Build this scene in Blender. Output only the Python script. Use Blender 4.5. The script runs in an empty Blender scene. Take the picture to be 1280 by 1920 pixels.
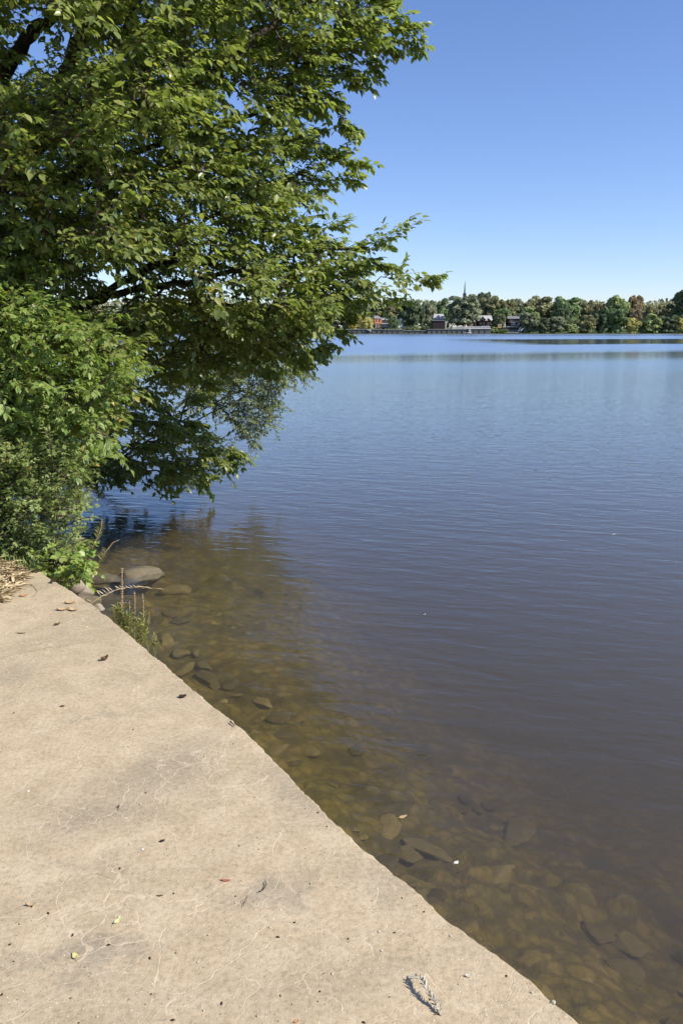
import bpy, math, random
import numpy as np
from mathutils import Vector, Matrix, noise
R = math.radians
# ------------------------------------------------------------ camera, world, sun, exposure
scn = bpy.context.scene
col = scn.collection
PITCH = R(13.03); F = 1478.0; CAMZ = 1.6; WATER = -0.65
cam_d = bpy.data.cameras.new('camera'); cam = bpy.data.objects.new('camera', cam_d); col.objects.link(cam)
cam_d.sensor_fit = 'VERTICAL'; cam_d.sensor_height = 24; cam_d.lens = 24*F/1920
cam.location = (0, 0, CAMZ); cam.rotation_euler = (R(90)-PITCH, 0, 0)
cam_d.clip_start = 0.05; cam_d.clip_end = 9000
scn.camera = cam
SUN_AZ, SUN_EL = R(112), R(44)
w = bpy.data.worlds.new('World'); scn.world = w; w.use_nodes = True
wn = w.node_tree.nodes; sky = wn.new('ShaderNodeTexSky'); sky.sky_type = 'NISHITA'; sky.sun_disc = False
sky.sun_elevation = SUN_EL; sky.sun_rotation = SUN_AZ
sky.altitude = 0; sky.air_density = 1.0; sky.dust_density = 0.0; sky.ozone_density = 4.0
tint = wn.new('ShaderNodeMix'); tint.data_type = 'RGBA'; tint.blend_type = 'MULTIPLY'; tint.inputs[0].default_value = 1; tint.inputs[7].default_value = (.82, .84, 1.02, 1)
w.node_tree.links.new(sky.outputs[0], tint.inputs[6]); w.node_tree.links.new(tint.outputs[2], wn['Background'].inputs[0]); wn['Background'].inputs[1].default_value = 0.108
sun_d = bpy.data.lights.new('sun', 'SUN'); sun_d.energy = 4.2; sun_d.angle = R(0.5); sun_d.color = (1, .94, .84)
sun = bpy.data.objects.new('sun', sun_d); col.objects.link(sun)
to_sun = Vector((math.sin(SUN_AZ)*math.cos(SUN_EL), math.cos(SUN_AZ)*math.cos(SUN_EL), math.sin(SUN_EL)))
sun.rotation_euler = to_sun.to_track_quat('Z', 'Y').to_euler(); sun.location = (30, 0, 30)
scn.view_settings.view_transform = 'Standard'; scn.view_settings.look = 'None'
scn.view_settings.exposure = 0.60; scn.view_settings.gamma = 1
cy = scn.cycles
cy.max_bounces = 8; cy.diffuse_bounces = 3; cy.glossy_bounces = 3; cy.transmission_bounces = 4
cy.transparent_max_bounces = 12; cy.volume_bounces = 0; cy.use_denoising = True
cy.caustics_reflective = False; cy.caustics_refractive = False

# ------------------------------------------------------------ helpers
def ray(u, v):
    a, b = u-640.0, 960.0-v
    return Vector((a, F*math.cos(PITCH)+b*math.sin(PITCH), -F*math.sin(PITCH)+b*math.cos(PITCH)))
def P(u, v, Y):
    d = ray(u, v); t = Y/d.y
    return Vector((d.x*t, Y, CAMZ+d.z*t))
def G(u, v, z=0.0):
    d = ray(u, v); t = (z-CAMZ)/d.z
    return Vector((d.x*t, d.y*t, z))

def tag(o, label=None, cat=None, group=None, kind=None):
    if label: o['label'] = label
    if cat: o['category'] = cat
    if group: o['group'] = group
    if kind: o['kind'] = kind
    return o
def empty(name, loc=(0, 0, 0), rz=0, sc=1):
    o = bpy.data.objects.new(name, None); col.objects.link(o)
    o.location = loc; o.rotation_euler = (0, 0, rz); o.scale = (sc, sc, sc); o.empty_display_size = .1
    return o
def link(name, me, mat=None, parent=None, smooth=False):
    o = bpy.data.objects.new(name, me); col.objects.link(o)
    if mat: me.materials.append(mat)
    if parent: o.parent = parent
    if smooth: me.shade_smooth()
    return o
class MB:
    def __init__(s): s.v = []; s.f = []
    def add(s, vs, fs):
        n = len(s.v); s.v += [tuple(q) for q in vs]; s.f += [tuple(i+n for i in f) for f in fs]; return s
    def box(s, x0, x1, y0, y1, z0, z1):
        return s.add([(x0,y0,z0),(x1,y0,z0),(x1,y1,z0),(x0,y1,z0),(x0,y0,z1),(x1,y0,z1),(x1,y1,z1),(x0,y1,z1)],
                     [(0,3,2,1),(4,5,6,7),(0,1,5,4),(1,2,6,5),(2,3,7,6),(3,0,4,7)])
    def tube(s, pts, rad, n=6, cap=True):
        pts = [Vector(p) for p in pts]
        m = len(pts)
        rads = rad if isinstance(rad, (list, tuple)) else [rad]*m
        ref = Vector((.31, .2, .93)); vs = []; fs = []
        for i, p in enumerate(pts):
            d = (pts[min(i+1, m-1)]-pts[max(i-1, 0)])
            if d.length < 1e-9: d = Vector((0, 0, 1))
            d.normalize(); a = d.cross(ref)
            if a.length < .05: a = d.cross(Vector((1, 0, 0)))
            a.normalize(); b = d.cross(a)
            for k in range(n):
                t = 2*math.pi*k/n
                vs.append(p+(a*math.cos(t)+b*math.sin(t))*rads[i])
        for i in range(m-1):
            for k in range(n):
                fs.append((i*n+k, i*n+(k+1) % n, (i+1)*n+(k+1) % n, (i+1)*n+k))
        if cap:
            fs.append(tuple(range(n-1, -1, -1))); fs.append(tuple((m-1)*n+k for k in range(n)))
        return s.add(vs, fs)
    def mesh(s, name):
        me = bpy.data.meshes.new(name); me.from_pydata(s.v, [], s.f); me.update(); return me
    def build(s, name, mat=None, parent=None, smooth=False):
        return link(name, s.mesh(name), mat, parent, smooth)

# ---- node helpers
class NT:
    def __init__(s, name):
        s.m = bpy.data.materials.new(name); s.m.use_nodes = True; s.t = s.m.node_tree; s.t.nodes.clear()
        s.out = s.t.nodes.new('ShaderNodeOutputMaterial')
    def n(s, typ, ins=None, **kw):
        nd = s.t.nodes.new('ShaderNode'+typ)
        for k, v in kw.items(): setattr(nd, k, v)
        for k, v in (ins or {}).items():
            sk = nd.inputs[k]
            if isinstance(v, bpy.types.NodeSocket): s.t.links.new(v, sk)
            else:
                if hasattr(sk, 'default_value'):
                    if isinstance(v, (tuple, list)) and len(v) == 3 and sk.type == 'RGBA': v = (*v, 1)
                    sk.default_value = v
        return nd
    def ramp(s, fac, stops, interp='LINEAR'):
        nd = s.t.nodes.new('ShaderNodeValToRGB'); s.t.links.new(fac, nd.inputs[0]); cr = nd.color_ramp; cr.interpolation = interp
        while len(cr.elements) < len(stops): cr.elements.new(.5)
        for e, (p, c) in zip(cr.elements, stops):
            e.position = p; e.color = (*c, 1) if isinstance(c, (tuple, list)) else (c, c, c, 1)
        return nd.outputs[0]
    def mix(s, f, a, b, mode='MIX'):
        nd = s.t.nodes.new('ShaderNodeMix'); nd.data_type = 'RGBA'; nd.blend_type = mode
        for i, v in ((0, f), (6, a), (7, b)):
            if isinstance(v, bpy.types.NodeSocket): s.t.links.new(v, nd.inputs[i])
            else: nd.inputs[i].default_value = v if i == 0 else (*v, 1)
        return nd.outputs[2]
    def math(s, op, a, b=0.0, c=0.0, clamp=False):
        nd = s.t.nodes.new('ShaderNodeMath'); nd.operation = op; nd.use_clamp = clamp
        for i, v in enumerate((a, b, c)):
            if isinstance(v, bpy.types.NodeSocket): s.t.links.new(v, nd.inputs[i])
            else: nd.inputs[i].default_value = v
        return nd.outputs[0]
    def noise(s, vec, scale, detail=4, rough=.55, dist=0.0):
        return s.n('TexNoise', {'Vector': vec, 'Scale': scale, 'Detail': detail, 'Roughness': rough, 'Distortion': dist}).outputs[0]
    def surf(s, sh): s.t.links.new(sh, s.out.inputs[0]); return s.m
    def bump(s, h, strength, dist, normal=None):
        ins = {'Height': h, 'Strength': strength, 'Distance': dist}
        if normal: ins['Normal'] = normal
        return s.n('Bump', ins).outputs[0]

def simple(name, c1, c2, scale=8.0, rough=.8, bump=.3, bdist=.01, coord='Object', spec=.3):
    t = NT(name); co = t.n('TexCoord').outputs[coord]
    nz = t.noise(co, scale, 5, .6)
    c = t.ramp(nz, [(.3, c1), (.7, c2)])
    nb = t.bump(t.noise(co, scale*5, 4), bump, bdist)
    return t.surf(t.n('BsdfPrincipled', {'Base Color': c, 'Roughness': rough, 'Normal': nb, 'Specular IOR Level': spec}).outputs[0])

def leaf_mat(name, stops, trans=(.30, .42, .05), tfac=.35, rough=.42, spec=.5):
    t = NT(name); geo = t.n('NewGeometry'); rnd = geo.outputs['Random Per Island']
    c = t.ramp(rnd, stops)
    c = t.mix(t.math('MULTIPLY', geo.outputs['Backfacing'], .35), c, (.22, .27, .11))
    pb = t.n('BsdfPrincipled', {'Base Color': c, 'Roughness': rough, 'Specular IOR Level': spec})
    tc = t.mix(.5, c, trans)
    tr = t.n('BsdfTranslucent', {'Color': tc})
    m = t.n('MixShader', {0: tfac, 1: pb.outputs[0], 2: tr.outputs[0]})
    return t.surf(m.outputs[0])

# ---- numpy polygon tools
def inpoly(pts, poly):
    x, y = pts[:, 0], pts[:, 1]; ins = np.zeros(len(pts), bool); n = len(poly)
    for i in range(n):
        x0, y0 = poly[i]; x1, y1 = poly[(i+1) % n]
        if y0 == y1: continue
        c = ((y0 > y) != (y1 > y)) & (x < (x1-x0)*(y-y0)/(y1-y0)+x0)
        ins ^= c
    return ins
def pdist(pts, line):
    best = np.full(len(pts), 1e9)
    for i in range(len(line)-1):
        a = np.array(line[i], float); b = np.array(line[i+1], float); ab = b-a
        t = np.clip(((pts-a)@ab)/max(ab@ab, 1e-9), 0, 1)
        best = np.minimum(best, np.hypot(*(pts-(a+t[:, None]*ab)).T))
    return best

# ------------------------------------------------------------ materials of the setting
def mat_concrete():
    t = NT('weathered_concrete'); geo = t.n('NewGeometry'); pos = geo.outputs['Position']
    warp = t.n('VectorMath', {0: pos, 1: t.n('VectorMath', {0: t.n('TexNoise', {'Vector': pos, 'Scale': 2.2, 'Detail': 5}).outputs['Color'], 3: .45}, operation='SCALE').outputs[0]}).outputs[0]
    n1 = t.noise(pos, .9, 6, .62, .6); n2 = t.noise(pos, 7, 6, .7); n3 = t.noise(pos, 60, 5, .75)
    base = t.ramp(n2, [(.25, (.38, .295, .183)), (.5, (.475, .375, .243)), (.78, (.56, .46, .315))])
    # large grey damp-worn patches, longer across the slab
    st = t.n('Mapping', {'Vector': pos, 'Rotation': (0, 0, R(22)), 'Scale': (1.6, .7, 1)}, vector_type='TEXTURE').outputs[0]
    pt = t.ramp(t.noise(st, 1.25, 6, .6, .5), [(.47, 0.0), (.62, 1.0)])
    base = t.mix(t.math('MULTIPLY', pt, .3), base, (.25, .21, .14))
    # a narrow dark stain band that wanders over the slab
    st2 = t.n('Mapping', {'Vector': pos, 'Rotation': (0, 0, R(20)), 'Scale': (2.6, .55, 1)}, vector_type='TEXTURE').outputs[0]
    band = t.ramp(t.noise(st2, 1.0, 5, .55, .3), [(.595, 0.0), (.64, 1.0), (.69, 0.0)])
    base = t.mix(t.math('MULTIPLY', band, .3), base, (.21, .18, .13))
    # worn grey patches and streaks where the slab has them
    wx = t.n('VectorMath', {0: pos, 1: t.n('VectorMath', {0: t.n('VectorMath', {0: t.n('TexNoise', {'Vector': pos, 'Scale': 3.0, 'Detail': 6, 'Roughness': .65}).outputs['Color'], 1: (.5, .5, .5)}, operation='SUBTRACT').outputs[0], 3: .55}, operation='SCALE').outputs[0]}).outputs[0]
    def stain(a, b, wd, seed=0):
        A, B_ = G(*a), G(*b); mid = (A+B_)/2; d = B_-A
        mp = t.n('Mapping', {'Vector': wx, 'Location': (mid.x, mid.y, 0), 'Rotation': (0, 0, math.atan2(d.y, d.x)), 'Scale': (d.length/2, wd, 5)}, vector_type='TEXTURE').outputs[0]
        ln = t.n('VectorMath', {0: mp}, operation='LENGTH').outputs['Value']
        return t.ramp(ln, [(.25, 1.0), (.95, 0.0)])
    sm = None
    for a, b, wd, k in (((150,1500),(460,1400),.26,.75),((0,1590),(330,1500),.16,.7),((-60,1850),(330,1745),.075,.9),((350,1725),(660,1600),.075,.8),((40,1362),(300,1322),.06,.6),((-60,1300),(60,1240),.22,.6),
                        ((470,1400),(640,1570),.17,.75),((640,1600),(820,1760),.10,.55),((60,1650),(300,1600),.05,.5)):
        q = t.math('MULTIPLY', stain(a, b, wd), k); sm = q if sm is None else t.math('MAXIMUM', sm, q)
    base = t.mix(t.math('MULTIPLY', sm, .62), base, (.26, .225, .165))
    # grain
    base = t.mix(.55, base, t.ramp(n3, [(.3, (.42, .40, .37)), (.5, (1, 1, 1)), (.72, (1.35, 1.32, 1.28))]), 'MULTIPLY')
    # pale exposed aggregate
    vo = t.n('TexVoronoi', {'Vector': pos, 'Scale': 95.0}); sp = t.ramp(vo.outputs['Distance'], [(.16, 1.0), (.27, 0.0)])
    rndm = t.ramp(t.n('SeparateColor', {0: vo.outputs['Color']}).outputs[0], [(.76, 0.0), (.86, 1.0)])
    base = t.mix(t.math('MULTIPLY', t.math('MULTIPLY', sp, rndm), .6), base, (.70, .62, .48))
    vd = t.n('TexVoronoi', {'Vector': pos, 'Scale': 70.0}); dk = t.ramp(vd.outputs['Distance'], [(.10, 1.0), (.2, 0.0)])
    rd2 = t.ramp(t.n('SeparateColor', {0: vd.outputs['Color']}).outputs[1], [(.86, 0.0), (.9, 1.0)])
    base = t.mix(t.math('MULTIPLY', t.math('MULTIPLY', dk, rd2), .75), base, (.12, .09, .06))
    # pale lime-filled hairline cracks
    def cracks(scale, wdt, lo, hi, seed):
        ms = t.n('Mapping', {'Vector': warp, 'Location': (seed, seed*.7, 0), 'Scale': (1, 1.5, 1)}).outputs[0]
        v = t.n('TexVoronoi', {'Vector': ms, 'Scale': scale}, feature='DISTANCE_TO_EDGE').outputs[0]
        ln = t.ramp(v, [(0, 1.0), (wdt, 0.0)])
        mk = t.ramp(t.noise(pos, 1.1+seed*.13, 4, .6), [(lo, 0.0), (hi, 1.0)])
        return t.math('MULTIPLY', ln, mk)
    ck = t.math('MAXIMUM', cracks(3.4, .010, .36, .48, 3.1), t.math('MULTIPLY', cracks(7.5, .022, .38, .50, 7.7), t.math('ADD', sm, .4, clamp=True)))
    base = t.mix(t.math('MULTIPLY', ck, .6), base, (.66, .53, .37))
    h = t.math('ADD', t.math('MULTIPLY', n3, .6), t.math('MULTIPLY', t.noise(pos, 260, 3, .6), .5))
    h = t.math('ADD', h, t.math('MULTIPLY', sp, .35)); h = t.math('SUBTRACT', h, t.math('MULTIPLY', ck, .5))
    nb = t.bump(h, .55, .0035)
    nb = t.bump(t.noise(pos, 6, 3), .35, .02, nb)
    return t.surf(t.n('BsdfPrincipled', {'Base Color': base, 'Roughness': .88, 'Normal': nb, 'Specular IOR Level': .25}).outputs[0])

def mat_water():
    t = NT('lake_water'); pos = t.n('NewGeometry').outputs['Position']
    def wv(scale, rot, sx, sy, detail=2, dist=.4):
        m = t.n('Mapping', {'Vector': pos, 'Rotation': (0, 0, R(rot)), 'Scale': (1/sx, 1/sy, 1)}, vector_type='TEXTURE').outputs[0]
        return t.noise(m, scale, detail, .5, dist)
    # calm and wind-ruffled streaks lying across the lake
    sep = t.n('SeparateXYZ', {0: pos})
    m = t.n('Mapping', {'Vector': pos, 'Scale': (.012, .03, 1)}).outputs[0]
    yy = t.math('ADD', sep.outputs[1], t.math('MULTIPLY', t.math('SUBTRACT', t.noise(m, 1.0, 3, .5), .5), 34.0))
    yy = t.math('ADD', yy, t.math('MULTIPLY', sep.outputs[0], -.25))
    f = t.math('DIVIDE', yy, 450.0, clamp=True)
    patch = t.ramp(f, [(0, .42), (.03, .55), (.06, .6), (.09, .8), (.118, .45), (.165, .40), (.19, 1.0), (.37, 1.0), (.60, 1.0), (.64, .45), (.69, 1.0), (.86, .9), (.91, .2), (1, .15)])
    calm = t.math('MULTIPLY', t.ramp(f, [(.235, 0.0), (.265, 1.0), (.39, 1.0), (.42, 0.0)]), t.n('MapRange', {'Value': sep.outputs[0], 1: 18.0, 2: 34.0, 3: 0.0, 4: .80}).outputs[0])
    patch = t.math('SUBTRACT', patch, calm, clamp=True)
    far = t.n('MapRange', {'Value': sep.outputs[1], 1: 18.0, 2: 110.0, 3: 0.0, 4: 1.0}).outputs[0]
    rb = t.ramp(f, [(0, .02), (.03, .025), (.055, .09), (.08, .15), (.105, .17), (.13, .09), (.155, .085), (.19, .26), (.58, .27), (.64, .15), (.70, .26), (.82, .25), (.93, .08), (1, .06)])
    rgh = t.math('MAXIMUM', t.math('SUBTRACT', rb, t.math('MULTIPLY', calm, .24)), .02)
    patch = t.math('MULTIPLY', patch, t.n('MapRange', {'Value': sep.outputs[1], 1: 14.0, 2: 50.0, 3: 1.0, 4: .3}).outputs[0])
    h = t.math('ADD', t.math('MULTIPLY', wv(3.2, -16, .5, 1.35), .9), t.math('MULTIPLY', wv(8.5, -12, .5, 1.4), .42))
    h = t.math('ADD', h, t.math('MULTIPLY', wv(19, -22, .6, 1.2), .13))
    h = t.math('MULTIPLY', h, patch)
    nb = t.bump(h, 1.0, .021)
    bf = t.n('NewGeometry').outputs['Backfacing']
    ior = t.math('ADD', 1.45, t.math('MULTIPLY', bf, 1/1.45-1.45))
    fr = t.n('Fresnel', {'IOR': ior, 'Normal': nb}).outputs[0]
    gl = t.n('BsdfGlossy', {'Color': (.84, .92, 1.0), 'Roughness': rgh, 'Normal': nb})
    tr = t.n('BsdfTransparent', {'Color': (.97, .97, .94)})
    mx = t.n('MixShader', {0: fr, 1: tr.outputs[0], 2: gl.outputs[0]})
    sc_ = t.n('VolumeScatter', {'Color': (.58, .51, .38), 'Density': .65, 'Anisotropy': .2})
    ab = t.n('VolumeAbsorption', {'Color': (.47, .36, .15), 'Density': 1.05})
    ad = t.n('AddShader', {0: sc_.outputs[0], 1: ab.outputs[0]})
    t.t.links.new(ad.outputs[0], t.out.inputs[1])
    return t.surf(mx.outputs[0])

def mat_bed():
    t = NT('silty_lakebed'); pos = t.n('NewGeometry').outputs['Position']
    wp = t.n('VectorMath', {0: pos, 1: t.n('VectorMath', {0: t.n('TexNoise', {'Vector': pos, 'Scale': 5.0, 'Detail': 4}).outputs['Color'], 3: .22}, operation='SCALE').outputs[0]}).outputs[0]
    v = t.n('TexVoronoi', {'Vector': wp, 'Scale': 13.0})
    c = t.ramp(t.n('SeparateColor', {0: v.outputs['Color']}).outputs[0], [(0, (.10, .075, .016)), (.6, (.185, .135, .026)), (1, (.28, .21, .065))])
    c = t.mix(t.ramp(t.noise(pos, 3.5, 6, .65), [(.38, 0.0), (.6, .8)]), c, (.21, .165, .028))
    c = t.mix(t.ramp(t.noise(pos, 1.6, 5, .6), [(.5, 0.0), (.66, .8)]), c, (.035, .03, .012))
    nb = t.bump(t.noise(pos, 12, 5, .65), .8, .03)
    return t.surf(t.n('BsdfPrincipled', {'Base Color': t.mix(t.ramp(v.outputs['Distance'], [(.35, 0.0), (.6, .5)]), c, (.04, .033, .012)), 'Roughness': .9, 'Normal': nb}).outputs[0])

def mat_stone(name, a, b, algae, af=.5):
    t = NT(name); co = t.n('TexCoord').outputs['Object']; geo = t.n('NewGeometry')
    rnd = t.n('ObjectInfo').outputs['Random']
    c = t.ramp(t.noise(co, 3.5, 6, .65), [(.3, a), (.7, b)])
    c = t.mix(t.ramp(t.noise(co, 9, 5), [(.45, 0.0), (.65, af)]), c, algae)
    c = t.mix(1.0, c, t.ramp(rnd, [(0, .45), (.7, 1.0), (1, 1.5)]), 'MULTIPLY')
    nb = t.bump(t.noise(co, 14, 6, .7), .5, .02)
    return t.surf(t.n('BsdfPrincipled', {'Base Color': c, 'Roughness': .8, 'Normal': nb}).outputs[0])

M = {}
M['concrete'] = mat_concrete()
M['water'] = mat_water()
M['bed'] = mat_bed()
M['stone_wet'] = mat_stone('algae_stone', (.17, .132, .045), (.28, .22, .09), (.15, .13, .026))
M['stone_dry'] = mat_stone('tan_stone', (.34, .27, .19), (.52, .44, .34), (.20, .19, .14), .3)
M['stone_grey'] = mat_stone('grey_stone', (.16, .13, .08), (.26, .215, .14), (.16, .14, .08), .4)
M['soil'] = simple('bank_soil', (.10, .075, .045), (.22, .17, .11), 5, .95, .8, .03)
M['farland'] = simple('far_shore_grass', (.05, .07, .02), (.10, .12, .04), .05, .95, .3, .1)
M['bark'] = simple('tree_bark', (.035, .028, .02), (.10, .082, .06), 12, .9, .9, .02)
M['twig'] = simple('twig_bark', (.06, .045, .028), (.12, .09, .055), 20, .8, .3, .005)
M['stem'] = simple('green_stem', (.14, .16, .05), (.22, .22, .09), 20, .7, .2, .003)
M['stalk'] = simple('dried_stalk', (.20, .13, .075), (.36, .26, .16), 60, .9, .8, .003)
M['straw'] = simple('dry_grass', (.48, .37, .21), (.66, .54, .34), 30, .85, .2, .003)
M['leaf'] = leaf_mat('elm_leaf', [(0, (.08, .135, .028)), (.35, (.19, .255, .05)), (.7, (.31, .355, .085)), (.93, (.42, .435, .14)), (.988, (.42, .38, .10)), (1, (.66, .42, .04))], (.54, .68, .09), .45, .36, .6)
M['leaf_pale'] = leaf_mat('shrub_leaf', [(0, (.22, .31, .08)), (.4, (.33, .43, .13)), (.85, (.43, .51, .18)), (.985, (.46, .47, .15)), (1, (.62, .32, .06))], (.52, .60, .16), .40, .45, .5)
M['leaf_fresh'] = leaf_mat('fresh_leaf', [(0, (.14, .23, .04)), (.4, (.24, .35, .07)), (.85, (.34, .44, .10)), (.985, (.40, .44, .10)), (1, (.66, .38, .06))], (.50, .66, .10), .42, .42, .5)
M['leaf_fine'] = leaf_mat('willow_leaf', [(0, (.14, .19, .08)), (.6, (.22, .27, .12)), (1, (.32, .36, .17))], (.45, .52, .18), .40)
M['leaf_vine'] = leaf_mat('vine_leaf', [(0, (.22, .34, .05)), (.6, (.32, .44, .08)), (1, (.42, .48, .09))], (.5, .65, .10), .35)
M['leaf_spike'] = leaf_mat('spike_leaf', [(0, (.26, .30, .07)), (.6, (.38, .40, .10)), (1, (.50, .38, .12))], (.5, .52, .12), .35)

# ------------------------------------------------------------ slab outline (world x,y)
EDGE_PX = [(65,1063),(82,1074),(100,1087),(135,1108),(170,1131),(202,1155),(230,1178),(256,1200),(280,1221),(312,1247),(345,1276),(373,1300),(402,1325),
           (432,1347),(460,1370),(496,1405),(530,1440),(566,1478),(600,1513),(642,1555),(682,1592),(690,1598),(722,1622),(760,1651),(806,1691),(850,1730),(901,1766),(950,1803),(992,1838),(1030,1872),(1062,1895),(1090,1920)]
edge = [G(u, v).xy for u, v in EDGE_PX]
d_end = (edge[-1]-edge[-4]).normalized()
edge_ext = edge+[edge[-1]+d_end*1.2, edge[-1]+d_end*3+Vector((.2, 0)), edge[-1]+d_end*9+Vector((2, 1))]
shore = [Vector((-62, 24)), Vector((-30, 18.5)), Vector((-14, 15.5)), Vector((-8, 13.4)), Vector((-5.2, 11.2)), Vector((-4.1, 9.6)), Vector((-3.35, 8.3)), Vector((-2.75, 7.2)), Vector((-2.25, 6.3)), Vector((-2.02, 5.6))]+edge_ext
shore_l = [tuple(p) for p in shore]
land_poly = shore_l+[(8, -20), (-62, -20)]

def densify(pts, step, amp, seed):
    out = []; rng = random.Random(seed)
    for a, b in zip(pts[:-1], pts[1:]):
        n = max(1, int((b-a).length/step)); nrm = Vector((-(b-a).y, (b-a).x)).normalized()
        for i in range(n):
            p = a.lerp(b, i/n); q = p*9
            out.append(p+nrm*(amp*noise.noise((q.x, q.y, seed))+amp*.5*noise.noise((q.x*5, q.y*5, seed))+rng.uniform(-amp, amp)*.22))
    out.append(pts[-1]); return out

def build_slab():
    rim = densify(edge_ext, .016, .009, 3)
    back = densify([Vector((-14, 6.4)), Vector((-6, 5.7)), Vector((-3.2, 5.32)), edge[0]], .05, .012, 5)
    outl = back[:-1]+rim+[Vector((6, -9)), Vector((-14, -9))]
    n = len(outl); cx = Vector((-2.5, 1.5))
    vs = []; lv = [(0.0, .010), (-.004, .003), (-.012, 0.0), (-.25, .0), (-.262, .004), (-1.6, -.02)]
    for z, ins in lv:
        for p in outl:
            q = p+(cx-p).normalized()*ins; vs.append((q.x, q.y, z+ (.0 if z else .0)))
    fs = [tuple(range(n))] if False else []
    for k in range(len(lv)-1):
        for i in range(n):
            j = (i+1) % n; fs.append((k*n+i, (k+1)*n+i, (k+1)*n+j, k*n+j))
    me = bpy.data.meshes.new('concrete_slab')
    import bmesh
    bm = bmesh.new(); bv = [bm.verts.new(v) for v in vs]
    for f in fs: bm.faces.new([bv[i] for i in f])
    top = [bv[i] for i in range(n)]
    es = [bm.edges.get((top[i], top[(i+1) % n])) for i in range(n)]
    bmesh.ops.triangle_fill(bm, edges=es, use_beauty=True, normal=(0, 0, 1))
    bmesh.ops.recalc_face_normals(bm, faces=bm.faces)
    bm.to_mesh(me); bm.free()
    o = link('concrete_pavement', me, M['concrete']); tag(o, kind='structure')
build_slab()

# ------------------------------------------------------------ bank and lakebed
def ground_z(pts):
    d = pdist(pts, shore_l); ins = inpoly(pts, land_poly)
    z = np.where(ins, np.minimum(WATER+.02+d*.85, -.03+np.minimum(d*.02, .4)), WATER-.13-(.27-.16*np.clip((pts[:, 1]-3.2)/3.0, 0, 1)*np.clip((1.5-pts[:, 0])/2.0, 0, 1))*d)
    z = np.maximum(z, -3.3)
    slab = inpoly(pts, [tuple(p) for p in edge_ext]+[(6, -9), (-14, -9), (-14, 6.4), (-6, 5.7), (-3.2, 5.32)])
    z = np.where(slab & ins, np.minimum(z, -.75-.27*0), z)
    return z
def near_ground():
    xs = np.concatenate([np.arange(-62, -8, 1.5), np.arange(-8, -3.5, .1), np.arange(-3.5, 3.5, .055), np.arange(3.5, 6, .1), np.arange(6, 40, 1.2)])
    ys = np.concatenate([np.arange(-20, -1, 1.5), np.arange(-1, 1.5, .1), np.arange(1.5, 9, .055), np.arange(9, 14, .1), np.arange(14, 60, 1.2)])
    X, Y = np.meshgrid(xs, ys); pts = np.stack([X.ravel(), Y.ravel()], 1); Z = ground_z(pts)
    nz = np.array([noise.noise((x*1.7, y*1.7, 1))*.07+noise.noise((x*6, y*6, 4))*.025 for x, y in pts])
    Z = Z+nz
    cob = np.zeros(len(pts)); zi = np.where((pts[:, 0] > -3.6) & (pts[:, 0] < 3.6) & (pts[:, 1] > 1.4) & (pts[:, 1] < 9.1) & (Z < WATER-.05))[0]
    for k in zi:
        x, y = pts[k]; d_ = noise.voronoi((x*4.2+.6*noise.noise((x*2, y*2, 3)), y*5.2, 0))[0]; cob[k] = .055*min(1.0, (d_[1]-d_[0])*2.2)*(.5+.9*noise.noise((x*1.3, y*1.3, 9))**2*4 if True else 1)
    Z = Z+np.minimum(cob, .09)
    nx, ny = len(xs), len(ys)
    idx = np.arange(nx*ny).reshape(ny, nx)
    f = np.stack([idx[:-1, :-1], idx[:-1, 1:], idx[1:, 1:], idx[1:, :-1]], -1).reshape(-1, 4)
    ctr = pts[f].mean(1); land = inpoly(ctr, land_poly)
    wet = ~(Z[f].mean(1) > WATER-.02)
    v3 = np.column_stack([pts, Z])
    for nm, sel, mt in (('bank_ground', ~wet, M['soil']), ('lakebed', wet, M['bed'])):
        ff = f[sel]; used, inv = np.unique(ff, return_inverse=True)
        me = bpy.data.meshes.new(nm); me.from_pydata(v3[used].tolist(), [], inv.reshape(-1, 4).tolist()); me.update()
        tag(link(nm, me, mt, smooth=True), kind='structure')
near_ground()
deep = MB(); deep.add([(-2500, -1500, -3.45), (2500, -1500, -3.45), (2500, 450, -3.45), (-2500, 450, -3.45)], [(0, 1, 2, 3)])
tag(deep.build('lakebed_deep', M['bed']), kind='structure')

def build_water():
    b = MB(); b.box(-2500, 2500, -1200, 446, -3.4, WATER)
    tag(b.build('lake_water', M['water']), kind='structure')
build_water()

# ------------------------------------------------------------ far shore land
def far_z(x, y): return -.2 + max(0.0, y-441)*.035
fg = MB()
prof = [(436, -1.6), (440.5, -.75), (442, -.5), (455, -.3), (470, .4), (520, 1.5), (700, 3), (1600, 6), (5000, 10)]
xs = [-4000, -1500, -800]+list(range(-400, 401, 20))+[800, 1500, 4000]
vs = []
for y, z in prof:
    for x in xs:
        vs.append((x, y+(2.0*noise.noise((x*.02, y*.01, 0)) if y < 450 else 0), z))
n = len(xs); fs = [(r*n+i, r*n+i+1, (r+1)*n+i+1, (r+1)*n+i) for r in range(len(prof)-1) for i in range(n-1)]
fg.add(vs, fs); tag(fg.build('far_shore_ground', M['farland'], smooth=True), kind='structure')
def shorez(Y): 
    for (a, za), (b, zb) in zip(prof[:-1], prof[1:]):
        if a <= Y <= b: return za+(zb-za)*(Y-a)/(b-a)
    return 0

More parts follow.
